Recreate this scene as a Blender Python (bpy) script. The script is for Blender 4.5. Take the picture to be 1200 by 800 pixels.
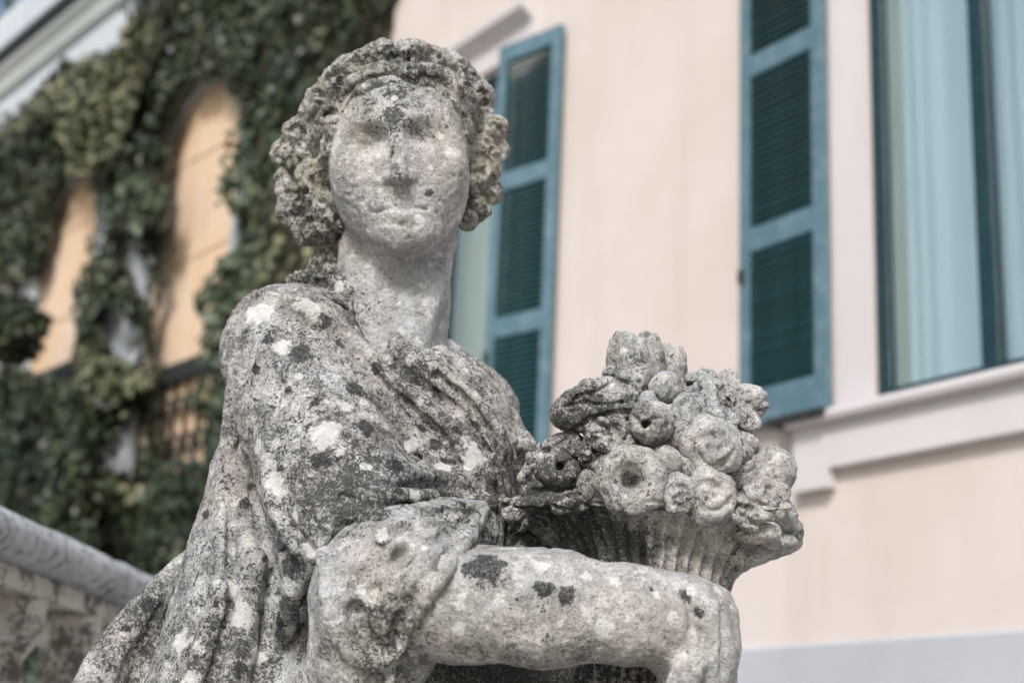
import bpy, bmesh, math, random
import numpy as np
from mathutils import Matrix, Vector

random.seed(7)
rng = np.random.default_rng(11)
scene = bpy.context.scene
for o in list(bpy.data.objects):
    bpy.data.objects.remove(o)
COL = scene.collection
R = math.radians

# ---------------------------------------------------------------- camera
FPX = 1800.0                                   # focal length in pixels of the 1200 px wide photograph
TH, RO = R(16.2), R(2.6)                       # pitch up, roll
CAM = np.array([0, 0, 1.5])
FW = np.array([0, math.cos(TH), math.sin(TH)])
U0 = np.array([0, -math.sin(TH), math.cos(TH)])
R0 = np.array([1.0, 0, 0])
CU = math.cos(RO) * U0 - math.sin(RO) * R0
CR = math.cos(RO) * R0 + math.sin(RO) * U0
cam_data = bpy.data.cameras.new('camera')
cam = bpy.data.objects.new('camera', cam_data)
COL.objects.link(cam)
cam.matrix_world = Matrix([[CR[i], CU[i], -FW[i], CAM[i]] for i in range(3)] + [[0, 0, 0, 1]])
cam_data.sensor_width = 36
cam_data.lens = 36 * FPX / 1200
cam_data.clip_end = 2000
cam_data.clip_start = 0.05
cam_data.dof.use_dof = True
cam_data.dof.focus_distance = 1.83
cam_data.dof.aperture_fstop = 3.8
scene.camera = cam

# ---------------------------------------------------------------- sky, sun, exposure
SUN_AZ, SUN_EL = R(194), R(40)                 # azimuth clockwise from +Y: behind the camera, a little to the left
world = bpy.data.worlds.new('World')
scene.world = world
world.use_nodes = True
wn = world.node_tree
sky = wn.nodes.new('ShaderNodeTexSky')
sky.sky_type = 'NISHITA'
sky.sun_disc = False
sky.sun_elevation = SUN_EL
sky.sun_rotation = SUN_AZ
sky.air_density = 1.3
sky.dust_density = 2.5
sky.ozone_density = 1.0
bg = wn.nodes['Background']
bg.inputs['Strength'].default_value = 0.10
wn.links.new(sky.outputs[0], bg.inputs['Color'])
sd = bpy.data.lights.new('sun', 'SUN')
sd.energy = 2.4
sd.angle = R(12)
sd.color = (1.0, 0.975, 0.95)
sun = bpy.data.objects.new('sun', sd)
COL.objects.link(sun)
sdir = Vector((math.sin(SUN_AZ) * math.cos(SUN_EL), math.cos(SUN_AZ) * math.cos(SUN_EL), math.sin(SUN_EL)))
sun.rotation_euler = sdir.to_track_quat('Z', 'Y').to_euler()
sun.location = (-3, -6, 9)
scene.view_settings.view_transform = 'Standard'
scene.view_settings.look = 'None'
scene.view_settings.gamma = 1
scene.view_settings.use_curve_mapping = False
scene.view_settings.exposure = 0.58
scene.render.engine = 'CYCLES'

# ---------------------------------------------------------------- helpers
def ray(px, py):
    return FW + CR * (px - 600) / FPX + CU * (400 - py) / FPX

def tag(o, label=None, cat=None, group=None, kind=None):
    if label: o['label'] = label
    if cat: o['category'] = cat
    if group: o['group'] = group
    if kind: o['kind'] = kind
    return o

def empty(name, loc=(0, 0, 0), rz=0.0, parent=None):
    o = bpy.data.objects.new(name, None)
    COL.objects.link(o)
    o.location = loc
    o.rotation_euler = (0, 0, rz)
    o.empty_display_size = 0.1
    o.parent = parent
    return o

def link_mesh(name, me, mat, parent=None):
    o = bpy.data.objects.new(name, me)
    COL.objects.link(o)
    if mat is not None and not me.materials:
        me.materials.append(mat)
    o.parent = parent
    return o

def np_mesh(name, V, F, smooth=True):
    """V (n,3) and F (m,4) or (m,3) arrays to a mesh, quickly."""
    me = bpy.data.meshes.new(name)
    V = np.ascontiguousarray(V, dtype=np.float32)
    F = np.ascontiguousarray(F, dtype=np.int32)
    k = F.shape[1]
    me.vertices.add(len(V))
    me.vertices.foreach_set('co', V.ravel())
    me.loops.add(F.size)
    me.loops.foreach_set('vertex_index', F.ravel())
    me.polygons.add(len(F))
    me.polygons.foreach_set('loop_start', np.arange(0, F.size, k, dtype=np.int32))
    me.polygons.foreach_set('use_smooth', np.full(len(F), smooth))
    me.update(calc_edges=True)
    return me

def add_box(bm, x0, x1, y0, y1, z0, z1, bev=0.0):
    vs = [bm.verts.new(p) for p in ((x0, y0, z0), (x1, y0, z0), (x1, y1, z0), (x0, y1, z0),
                                    (x0, y0, z1), (x1, y0, z1), (x1, y1, z1), (x0, y1, z1))]
    fs = [bm.faces.new([vs[i] for i in q]) for q in
          ((3, 2, 1, 0), (4, 5, 6, 7), (0, 1, 5, 4), (1, 2, 6, 5), (2, 3, 7, 6), (3, 0, 4, 7))]
    if bev > 0:
        es = list({e for f in fs for e in f.edges})
        bmesh.ops.bevel(bm, geom=es, offset=bev, segments=2, affect='EDGES', profile=0.7)

def bm_obj(name, bm, mat, parent=None, smooth=False):
    me = bpy.data.meshes.new(name)
    bm.to_mesh(me)
    bm.free()
    if smooth:
        me.polygons.foreach_set('use_smooth', np.full(len(me.polygons), True))
    return link_mesh(name, me, mat, parent)

def box_obj(name, b, mat, parent=None, bev=0.004):
    bm = bmesh.new()
    add_box(bm, *b, bev=bev)
    return bm_obj(name, bm, mat, parent)

def extrude_profile(bm, prof, x0, x1):
    """closed profile of (y, z) points swept along x"""
    a = [bm.verts.new((x0, y, z)) for y, z in prof]
    b = [bm.verts.new((x1, y, z)) for y, z in prof]
    n = len(prof)
    for i in range(n):
        j = (i + 1) % n
        bm.faces.new((a[i], a[j], b[j], b[i]))
    bm.faces.new(a[::-1])
    bm.faces.new(b)
    bmesh.ops.recalc_face_normals(bm, faces=bm.faces[:])

LAT = rng.random((64, 64, 64)).astype(np.float32) * 2 - 1
def vnoise(P):
    """smooth lattice noise in -1..1, vectorised"""
    P = np.asarray(P, dtype=np.float32)
    I = np.floor(P).astype(np.int64)
    t = P - I
    t = t * t * t * (t * (t * 6 - 15) + 10)
    I &= 63
    J = (I + 1) & 63
    x0, y0, z0 = I[..., 0], I[..., 1], I[..., 2]
    x1, y1, z1 = J[..., 0], J[..., 1], J[..., 2]
    tx, ty, tz = t[..., 0], t[..., 1], t[..., 2]
    c00 = LAT[x0, y0, z0] * (1 - tx) + LAT[x1, y0, z0] * tx
    c10 = LAT[x0, y1, z0] * (1 - tx) + LAT[x1, y1, z0] * tx
    c01 = LAT[x0, y0, z1] * (1 - tx) + LAT[x1, y0, z1] * tx
    c11 = LAT[x0, y1, z1] * (1 - tx) + LAT[x1, y1, z1] * tx
    return (c00 * (1 - ty) + c10 * ty) * (1 - tz) + (c01 * (1 - ty) + c11 * ty) * tz

def fbm(P, octs=4, gain=0.5):
    s, a = 0.0, 1.0
    P = np.asarray(P, dtype=np.float32)
    for i in range(octs):
        s = s + a * vnoise(P * (2.03 ** i) + 17.3 * i)
        a *= gain
    return s

# ---------------------------------------------------------------- materials
class NT:
    """short-hand for building a node material"""
    def __init__(self, name):
        self.m = bpy.data.materials.new(name)
        self.m.use_nodes = True
        self.t = self.m.node_tree
        self.b = self.t.nodes['Principled BSDF']
        self.b.inputs['Specular IOR Level'].default_value = 0.25
        self.co = self.t.nodes.new('ShaderNodeTexCoord').outputs['Object']
    def n(self, typ, **kw):
        nd = self.t.nodes.new(typ)
        for k, v in kw.items():
            setattr(nd, k, v)
        return nd
    def set(self, sock, v):
        if hasattr(v, 'is_output'):
            self.t.links.new(v, sock)
        elif isinstance(v, (tuple, list)) and sock.type == 'RGBA':
            sock.default_value = (*v, 1) if len(v) == 3 else v
        else:
            sock.default_value = v
    def noise(self, scale, detail=4, rough=0.55, vec=None, dist=0.0):
        nd = self.n('ShaderNodeTexNoise')
        self.set(nd.inputs['Vector'], vec if vec is not None else self.co)
        nd.inputs['Scale'].default_value = scale
        nd.inputs['Detail'].default_value = detail
        nd.inputs['Roughness'].default_value = rough
        nd.inputs['Distortion'].default_value = dist
        return nd.outputs['Fac']
    def vor(self, scale, feature='F1', vec=None):
        nd = self.n('ShaderNodeTexVoronoi', feature=feature)
        self.set(nd.inputs['Vector'], vec if vec is not None else self.co)
        nd.inputs['Scale'].default_value = scale
        return nd.outputs['Distance']
    def math(self, op, a, b=0.0, c=0.0, clamp=False):
        nd = self.n('ShaderNodeMath', operation=op, use_clamp=clamp)
        for i, v in enumerate((a, b, c)):
            self.set(nd.inputs[i], v)
        return nd.outputs[0]
    def step(self, v, lo, hi, o0=0.0, o1=1.0):
        nd = self.n('ShaderNodeMapRange', interpolation_type='SMOOTHSTEP')
        for i, x in enumerate((v, lo, hi, o0, o1)):
            self.set(nd.inputs[i], x)
        return nd.outputs[0]
    def mix(self, f, a, b, mode='MIX'):
        nd = self.n('ShaderNodeMix', data_type='RGBA', blend_type=mode)
        self.set(nd.inputs[0], f)
        self.set(nd.inputs[6], a)
        self.set(nd.inputs[7], b)
        return nd.outputs[2]
    def attr(self, name):
        return self.n('ShaderNodeAttribute', attribute_name=name).outputs['Fac']
    def scaled(self, s, loc=(0, 0, 0)):
        nd = self.n('ShaderNodeMapping')
        self.set(nd.inputs['Vector'], self.co)
        nd.inputs['Scale'].default_value = s
        nd.inputs['Location'].default_value = loc
        return nd.outputs[0]
    def out(self, col, rough=0.8, height=None, dist=0.002, strength=1.0):
        self.set(self.b.inputs['Base Color'], col)
        self.set(self.b.inputs['Roughness'], rough)
        if height is not None:
            bp = self.n('ShaderNodeBump')
            bp.inputs['Distance'].default_value = dist
            bp.inputs['Strength'].default_value = strength
            self.set(bp.inputs['Height'], height)
            self.t.links.new(bp.outputs[0], self.b.inputs['Normal'])
        return self.m

def mat_stone():
    """old carved limestone: pale pinkish grey, black speckle, lichen patches"""
    m = NT('lichen_stone')
    white, dark, grime, olive = m.attr('white'), m.attr('dark'), m.attr('grime'), m.attr('olive')
    n_big = m.noise(7, 5, 0.6)
    n_mid = m.noise(30, 8, 0.70)
    n_mi2 = m.noise(42, 8, 0.72, m.scaled((1, 1, 1), (3, 1, 2)))
    n_med = m.noise(95, 6, 0.72)
    n_fin = m.noise(270, 4, 0.78)
    n_vf = m.noise(650, 2, 0.75)
    c = m.mix(m.step(n_big, 0.38, 0.62), (0.65, 0.605, 0.58), (0.60, 0.62, 0.64))
    c = m.mix(m.step(n_mid, 0.42, 0.64), m.mix(0.5, c, (0.18, 0.18, 0.175)), c)
    c = m.mix(m.math('MULTIPLY', m.step(n_mi2, 0.53, 0.62), 0.8), c, (0.79, 0.77, 0.745))
    c = m.mix(m.math('MULTIPLY', m.step(n_med, 0.48, 0.36), 0.55), c, (0.22, 0.21, 0.19))
    # olive brown growth
    ol = m.math('MULTIPLY', olive, m.step(n_mid, 0.60, 0.40, 0.25, 1.0), clamp=True)
    c = m.mix(m.math('MULTIPLY', ol, 0.8), c, m.mix(m.step(n_med, 0.4, 0.6), (0.17, 0.155, 0.085), (0.36, 0.33, 0.21)))
    # black crust: speckles whose density follows the grime field
    g = m.math('MULTIPLY_ADD', grime, 0.26, m.math('MULTIPLY_ADD', n_med, 0.62, m.math('MULTIPLY_ADD', n_fin, 0.55, m.math('MULTIPLY', m.math('SUBTRACT', n_mi2, 0.5), -0.45))))
    blk = m.step(g, 0.685, 0.74)
    c = m.mix(m.math('MULTIPLY', blk, 0.9), c, (0.035, 0.036, 0.032))
    pat = m.math('MULTIPLY_ADD', grime, 0.22, m.noise(19, 9, 0.74, m.scaled((1, 1, 1), (7, 4, 1))))
    c = m.mix(m.math('MULTIPLY', m.math('MULTIPLY', m.step(pat, 0.56, 0.63), m.step(n_fin, 0.36, 0.58, 0.3, 1.0)), 0.76), c, (0.06, 0.062, 0.06))
    # salt and pepper grain of the weathered surface
    pep = m.math('MULTIPLY_ADD', n_vf, 0.6, m.math('MULTIPLY', n_fin, 0.4))
    c = m.mix(m.math('MULTIPLY', m.step(m.math('MULTIPLY_ADD', grime, 0.05, pep), 0.535, 0.60), 0.72), c, (0.085, 0.082, 0.075))
    c = m.mix(m.math('MULTIPLY', m.step(pep, 0.46, 0.38), 0.55), c, (0.70, 0.68, 0.65))
    # lichens with ragged edges
    rag = m.math('MULTIPLY_ADD', m.math('SUBTRACT', n_mi2, 0.5), 2.6, m.math('MULTIPLY_ADD', m.math('SUBTRACT', n_med, 0.5), 2.0, m.math('MULTIPLY', m.math('SUBTRACT', n_fin, 0.5), 1.1)))
    dk = m.step(m.math('ADD', dark, rag), 0.25, 0.45)
    c = m.mix(m.math('MULTIPLY', dk, m.step(n_fin, 0.66, 0.48, 0.55, 0.96)), c, m.mix(m.step(n_fin, .42, .68), (0.022, 0.023, 0.023), (0.11, 0.11, 0.108)))
    rag2 = m.math('MULTIPLY', rag, 0.85)
    wh = m.step(m.math('ADD', white, rag2), 0.25, 0.40)
    c = m.mix(m.math('MULTIPLY', wh, m.step(n_fin, 0.38, 0.55, 0.45, 0.9)), c, m.mix(n_med, (0.68, 0.675, 0.65), (0.82, 0.815, 0.79)))
    hgt = m.math('ADD', m.math('MULTIPLY', n_med, 1.0), m.math('MULTIPLY_ADD', n_fin, 0.6, m.math('MULTIPLY', n_vf, 0.3)))
    hgt = m.math('MULTIPLY_ADD', blk, -0.2, hgt)
    return m.out(c, 0.95, hgt, 0.006, 0.9)

def mat_stucco(name, c1, c2, c3, streak=0.45):
    m = NT(name)
    a = m.noise(1.1, 5, 0.6)
    b = m.noise(9, 6, 0.65)
    s = m.noise(1.0, 5, 0.6, m.scaled((5, 5, 0.35)))
    c = m.mix(m.step(a, 0.35, 0.65), c1, c2)
    c = m.mix(m.math('MULTIPLY', m.step(s, 0.5, 0.72), streak), c, c3)
    c = m.mix(m.math('MULTIPLY', m.step(b, 0.55, 0.75), 0.25), c, c3)
    return m.out(c, 0.92, m.math('ADD', m.noise(60, 6, 0.7), m.noise(6, 3)), 0.004, 0.6)

def mat_paint(name, col, col2, rough=0.5):
    m = NT(name)
    a = m.noise(14, 6, 0.7)
    b = m.noise(1.0, 6, 0.7, m.scaled((60, 60, 4)))
    c = m.mix(m.step(a, 0.42, 0.7), col, col2)
    c = m.mix(m.math('MULTIPLY', m.step(b, 0.55, 0.75), 0.3), c, col2)
    return m.out(c, rough, b, 0.0015, 0.5)

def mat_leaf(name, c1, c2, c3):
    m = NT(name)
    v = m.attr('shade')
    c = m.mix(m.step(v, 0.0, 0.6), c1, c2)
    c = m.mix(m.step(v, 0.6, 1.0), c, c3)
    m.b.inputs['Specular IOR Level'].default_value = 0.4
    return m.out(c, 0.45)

def mat_rough_stone(name, c1, c2, cd, bs=26, th=0.60):
    m = NT(name)
    a, b, d = m.noise(5, 5, 0.6), m.noise(bs, 7, 0.7), m.noise(110, 5, 0.7)
    c = m.mix(m.step(a, 0.35, 0.65), c1, c2)
    c = m.mix(m.math('MULTIPLY', m.step(m.math('MULTIPLY_ADD', d, 0.4, m.math('MULTIPLY', b, 0.8)), th, th + 0.08), 0.85), c, cd)
    c = m.mix(m.math('MULTIPLY', m.step(m.noise(19, 5, 0.6, m.scaled((1, 1, 1), (4, 2, 1))), 0.6, 0.66), 0.6), c, c1 if c1[0] < .2 else (0.62, 0.62, 0.6))
    return m.out(c, 0.95, m.math('ADD', b, m.math('MULTIPLY', d, 0.4)), 0.006, 0.8)

M_STONE = mat_stone()
M_PINK = mat_stucco('pink_stucco', (0.585, 0.51, 0.47), (0.62, 0.555, 0.52), (0.52, 0.455, 0.42))
M_TRIM = mat_stucco('pale_trim_stucco', (0.55, 0.52, 0.53), (0.59, 0.56, 0.57), (0.47, 0.45, 0.45), 0.25)
M_PLINTH = mat_stucco('grey_plinth_render', (0.40, 0.42, 0.46), (0.45, 0.47, 0.51), (0.34, 0.36, 0.40), 0.3)
M_OCHRE = mat_stucco('ochre_stucco', (0.60, 0.43, 0.28), (0.63, 0.50, 0.39), (0.55, 0.38, 0.22))
M_PALE = mat_stucco('pale_blue_stucco', (0.46, 0.50, 0.55), (0.52, 0.56, 0.60), (0.40, 0.43, 0.47), 0.3)
M_CORNICE = mat_stucco('grey_green_cornice', (0.36, 0.40, 0.39), (0.42, 0.45, 0.44), (0.30, 0.33, 0.32), 0.3)
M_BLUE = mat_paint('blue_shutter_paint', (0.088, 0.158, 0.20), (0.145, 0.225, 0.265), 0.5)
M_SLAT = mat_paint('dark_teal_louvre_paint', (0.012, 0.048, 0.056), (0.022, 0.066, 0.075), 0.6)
M_DARKFRAME = mat_paint('dark_frame_paint', (0.012, 0.035, 0.045), (0.02, 0.05, 0.06), 0.4)
M_IRON = mat_paint('dark_iron', (0.02, 0.024, 0.024), (0.05, 0.045, 0.04), 0.6)
M_GUTTER = mat_paint('dark_gutter_metal', (0.03, 0.042, 0.048), (0.05, 0.06, 0.065), 0.5)
M_REVEAL = mat_stucco('greenish_reveal_plaster', (0.50, 0.53, 0.45), (0.56, 0.58, 0.51), (0.45, 0.47, 0.41), 0.2)
M_CURTAIN = NT('pale_curtain_cloth').out((0.68, 0.80, 0.85), 0.9)
M_CURTAIN_G = NT('pale_green_curtain_cloth').out((0.62, 0.66, 0.56), 0.9)
M_RAILSTONE = mat_rough_stone('grey_rail_stone', (0.40, 0.43, 0.46), (0.47, 0.50, 0.52), (0.11, 0.12, 0.125))
M_BALSTONE = mat_rough_stone('pale_baluster_stone', (0.46, 0.43, 0.39), (0.52, 0.49, 0.45), (0.06, 0.055, 0.042), 11, 0.57)  # large dark blotches paint the shaded gaps between balusters into the stone
M_BARK = mat_rough_stone('vine_bark', (0.045, 0.045, 0.03), (0.07, 0.065, 0.042), (0.025, 0.024, 0.018))
M_LEAF_DARK_SHADED = mat_leaf('dark_and_shaded_leaf', (0.016, 0.026, 0.013), (0.034, 0.05, 0.022), (0.10, 0.12, 0.055))  # dark foliage; on the ivy it paints the piers' shaded sides into the leaves
M_LEAF_SUNLIT = mat_leaf('sunlit_ivy_leaf', (0.09, 0.10, 0.05), (0.15, 0.155, 0.085), (0.25, 0.245, 0.145))  # lighter copy of the ivy leaf, sunlight painted into its colour
M_LEAF_BLUE = mat_leaf('blue_green_ivy_leaf', (0.03, 0.052, 0.028), (0.075, 0.105, 0.055), (0.19, 0.22, 0.125))
M_GROUND = mat_rough_stone('gravel_ground', (0.36, 0.34, 0.30), (0.42, 0.39, 0.35), (0.22, 0.2, 0.18))

def mat_glass():
    m = NT('window_glass')
    m.b.inputs['Base Color'].default_value = (0.9, 0.97, 1.0, 1)
    m.b.inputs['Roughness'].default_value = 0.02
    m.b.inputs['IOR'].default_value = 1.45
    m.b.inputs['Transmission Weight'].default_value = 1.0
    m.b.inputs['Specular IOR Level'].default_value = 0.5
    return m.m
M_GLASS = mat_glass()

# ---------------------------------------------------------------- the ground
g = box_obj('ground', (-150, 150, -150, 150, -0.3, 0.0), M_GROUND, bev=0)
tag(g, 'pale gravel ground of the garden terrace below the statue', 'ground', kind='structure')
# ---------------------------------------------------------------- the pink house
ALF, WD = R(34), 4.5                            # the wall recedes to the left; its distance from the camera
NA = np.array([math.cos(ALF), math.sin(ALF), 0])    # into the wall
AA = np.array([math.sin(ALF), -math.cos(ALF), 0])   # along the wall, towards the near end
def WL(px, py, out=0.0):
    r = ray(px, py)
    P = CAM + r * ((WD - out) / (r @ NA))
    return P @ AA, P[2]

house = empty('house', tuple(NA * WD), math.atan2(AA[1], AA[0]))
tag(house, 'pink stuccoed house with blue louvred shutters and pale window trim', 'house')

H2 = WL(968, 240, 0.05)[0]                      # hinge side of the right-hand window's shutter
L2 = WL(870, 240, 0.05)[0]
SB = WL(920, 492, 0.05)[1]                      # shutter bottom
ST = WL(663, 30, 0.03)[1]                       # shutter top
W2L = WL(1022, 240)[0]
MUL = WL(1148, 240)[0]
W2R = 2 * MUL - W2L
H1F = WL(581, 240, 0.13)[0]                     # far (hinge) edge of the other shutter
H1N = WL(654, 240, 0.03)[0]
W1R = H1F - (W2L - H2)
W1L = W1R - (W2R - W2L)
XF, XN, ZT = -9.6, 3.0, 8.2
WB, WT = SB + 0.0, ST + 0.0
op = [(W1L, W1R), (W2L, W2R)]

def wall_with_openings():
    xs = [XF, W1L, W1R, W2L, W2R, XN]
    zs = [0.0, WB, WT, ZT]
    bm = bmesh.new()
    def quad(*p):
        bm.faces.new([bm.verts.new(q) for q in p])
    for i in range(5):
        for j in range(3):
            if j == 1 and i in (1, 3):
                a, b, c, d = xs[i], xs[i + 1], zs[j], zs[j + 1]
                quad((a, 0, c), (a, 0.3, c), (b, 0.3, c), (b, 0, c))
                quad((a, 0, d), (b, 0, d), (b, 0.3, d), (a, 0.3, d))
                quad((a, 0, c), (a, 0, d), (a, 0.3, d), (a, 0.3, c))
                quad((b, 0, c), (b, 0.3, c), (b, 0.3, d), (b, 0, d))
            else:
                quad((xs[i], 0, zs[j]), (xs[i + 1], 0, zs[j]), (xs[i + 1], 0, zs[j + 1]), (xs[i], 0, zs[j + 1]))
    quad((XF, 0, 0), (XF, 0, ZT), (XF, 6, ZT), (XF, 6, 0))
    quad((XN, 0, 0), (XN, 6, 0), (XN, 6, ZT), (XN, 0, ZT))
    quad((XF, 6, 0), (XF, 6, ZT), (XN, 6, ZT), (XN, 6, 0))
    quad((XF, 0, ZT), (XN, 0, ZT), (XN, 6, ZT), (XF, 6, ZT))
    bmesh.ops.remove_doubles(bm, verts=bm.verts[:], dist=1e-5)
    return bm
wall = bm_obj('wall', wall_with_openings(), M_PINK, house)
wall['label'] = 'pink stucco wall'
PL = WL(1000, 749, 0.05)[1]
bm = bmesh.new()
extrude_profile(bm, [(0.0, 0.0), (-0.05, 0.0), (-0.05, PL - 0.012), (-0.03, PL), (0.0, PL)], XF, XN)
bm_obj('plinth', bm, M_PLINTH, house)
bm = bmesh.new()
extrude_profile(bm, [(0.0, ZT - 0.3), (-0.12, ZT - 0.22), (-0.45, ZT - 0.05), (-0.45, ZT + 0.1), (0, ZT + 0.1)], XF - .3, XN)
bm_obj('eave', bm, M_TRIM, house)

def moulding(name, prof, x0, x1, mat=M_TRIM, parent=None):
    bm = bmesh.new()
    extrude_profile(bm, prof, x0, x1)
    return bm_obj(name, bm, mat, parent or house)

def window(xl, xr, name_mat=M_TRIM, cloth=M_CURTAIN):
    """one casement window with two leaves; sill, surround, panes and curtain belong to it"""
    w = empty('window', ((xl + xr) / 2, 0, WB), 0, house)
    hw, hh = (xr - xl) / 2, WT - WB
    # frame
    bm = bmesh.new()
    f, d0, d1 = 0.042, 0.008, 0.075
    add_box(bm, -hw, -hw + f, d0, d1, 0.0, hh, 0.004)
    add_box(bm, hw - f, hw, d0, d1, 0.0, hh, 0.004)
    add_box(bm, -hw + f + .001, hw - f - .001, d0, d1, 0.0, 0.05, 0.004)
    add_box(bm, -hw + f + .001, hw - f - .001, d0, d1, hh - f, hh, 0.004)
    bm_obj('frame', bm, M_DARKFRAME, w)
    box_obj('mullion', (-0.03, 0.03, d0 + .002, d1 + .01, 0.051, hh - f - .001), M_DARKFRAME, w)
    for s in (-1, 1):
        a, b = (-hw + f + .002, -0.032) if s < 0 else (0.032, hw - f - .002)
        box_obj('pane', (a, b, 0.035, 0.041, 0.053, hh - f - .003), M_GLASS, w, 0)
    # inner reveal lining and curtain behind the glass
    bm = bmesh.new()
    add_box(bm, -hw + .002, -hw + 0.02, 0.08, 0.30, 0.0, hh)
    add_box(bm, hw - 0.02, hw - .002, 0.08, 0.30, 0.0, hh)
    bm_obj('reveal', bm, M_REVEAL, w)
    n = 220
    xs = np.linspace(-hw + 0.005, hw - 0.005, n)
    rows = np.linspace(0.0, hh, 6)
    V = np.array([(x, 0.19 + 0.004 * math.sin(x * 61 + 1.5 * math.sin(x * 13)) + 0.006 * math.sin(x * 23 + z), z) for z in rows for x in xs])
    F = np.array([(r * n + i, r * n + i + 1, (r + 1) * n + i + 1, (r + 1) * n + i) for r in range(5) for i in range(n - 1)])
    link_mesh('curtain', np_mesh('curtain', V, F), cloth, w)
    # surround: flat pale band each side and a moulded head
    sw = H2 - W2L
    for s in (-1, 1):
        a, b = (-hw + sw, -hw - .001) if s < 0 else (hw + .001, hw - sw)
        bm = bmesh.new()
        add_box(bm, a, b, -0.018, 0.0, 0.02, hh, 0.004)
        bm_obj('jamb_surround', bm, name_mat, w)
    return w

w2 = window(W2L, W2R)
w1 = window(W1L, W1R, M_REVEAL, M_CURTAIN_G)
hw = (W2R - W2L) / 2
def sill_for(w, xr_extra=0.42):
    # slab with a rounded nose over a flat apron that has a dropped ear at each end
    zt = 0.0
    a, b = -hw - xr_extra, hw + xr_extra
    bm = bmesh.new()
    extrude_profile(bm, [(0.02, zt - .055), (-0.085, zt - .055), (-0.098, zt - .048), (-0.104, zt - .03), (-0.098, zt - .012), (-0.085, zt - .004), (0.02, zt + .012)], a, b)
    bm_obj('sill', bm, M_TRIM, w)
    bm = bmesh.new()
    extrude_profile(bm, [(0.0, -0.24), (-0.045, -0.24), (-0.05, -0.235), (-0.05, -0.0551), (0.0, -0.0551)], a + 0.20, b - 0.20)
    bm_obj('apron', bm, M_TRIM, w)
    for x0, x1 in ((a + .012, a + 0.199), (b - 0.199, b - .012)):
        box_obj('apron_ear', (x0, x1, -0.056, 0.0, -0.315, -0.0552), M_TRIM, w, 0.003)
sill_for(w2)
sill_for(w1)
for w in (w1, w2):
    bm = bmesh.new()
    hh = WT - WB
    extrude_profile(bm, [(0.0, hh + .02), (-0.03, hh + .02), (-0.035, hh + .17), (-0.06, hh + .19), (-0.12, hh + .23), (-0.125, hh + .27), (0, hh + .29)], -hw - .36, hw + .36)
    bm_obj('head_moulding', bm, M_TRIM, w)

SLAT_ME = {}
def shutter(width, height, loc, rz):
    """louvred leaf: local x 0..width, faces -y, three louvred panels"""
    s = empty('shutter', loc, rz, house)
    st, th = 0.062, 0.04
    y0, y1 = -th, 0.0
    for a, b in ((0, st), (width - st, width)):
        box_obj('stile', (a, b, y0, y1, 0, height), M_BLUE, s, 0.004)
    rails = [(0.0, 0.155), (height / 3 - .055, height / 3 + .055), (2 * height / 3 - .05, 2 * height / 3 + .055), (height - .10, height)]
    for a, b in rails:
        box_obj('rail', (st + .0005, width - st - .0005, y0 + .003, y1 - .003, a, b), M_BLUE, s, 0.003)
    key = round(width, 3)
    if key not in SLAT_ME:
        bm = bmesh.new()
        # blade tilted so its outer edge hangs low, as on a closed louvre
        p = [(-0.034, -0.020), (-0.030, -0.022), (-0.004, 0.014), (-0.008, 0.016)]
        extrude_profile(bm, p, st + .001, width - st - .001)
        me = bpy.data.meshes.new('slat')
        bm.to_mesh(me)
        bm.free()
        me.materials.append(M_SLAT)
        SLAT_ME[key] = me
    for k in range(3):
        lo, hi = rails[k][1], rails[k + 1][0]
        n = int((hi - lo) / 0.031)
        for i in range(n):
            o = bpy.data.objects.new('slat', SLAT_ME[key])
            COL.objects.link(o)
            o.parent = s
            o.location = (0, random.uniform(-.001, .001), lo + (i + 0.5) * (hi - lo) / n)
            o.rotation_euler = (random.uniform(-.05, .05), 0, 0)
    # catch
    box_obj('catch', (0.012, 0.035, -th - .022, -th - .001, height * .27 - .03, height * .27 + .03), M_IRON, s, 0.004)
    return s

WID = H2 - L2
s2 = shutter(WID, ST - SB, (L2, -0.03, SB), 0.0)
s2['label'] = 'blue shutter leaf folded back beside the curtained window'
# the other leaf stands on its pintle away from the wall, its free edge against the wall
wid1 = math.hypot(H1N - H1F, 0.10)
s1 = shutter(wid1, ST - SB, (H1F, -0.125, SB), math.atan2(0.10, H1N - H1F))
s1['label'] = 'blue shutter leaf with its far edge standing off the wall'
box_obj('shutter_stop', (L2 + 0.22, H2 + .03, -0.13, 0.0, SB - 0.035, SB - 0.004), M_IRON, house, 0.004)

# ---------------------------------------------------------------- the ivy-grown arcade beyond the house
ALW = R(39)
NW = np.array([math.cos(ALW), math.sin(ALW), 0])
AW = np.array([math.sin(ALW), -math.cos(ALW), 0])
WWD = float((NA * WD + AA * -9.3) @ NW) + 0.12
def WP(px, py, out=0.0):
    r = ray(px, py)
    P = CAM + r * ((WWD - out) / (r @ NW))
    return P @ AW, P[2]

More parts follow.
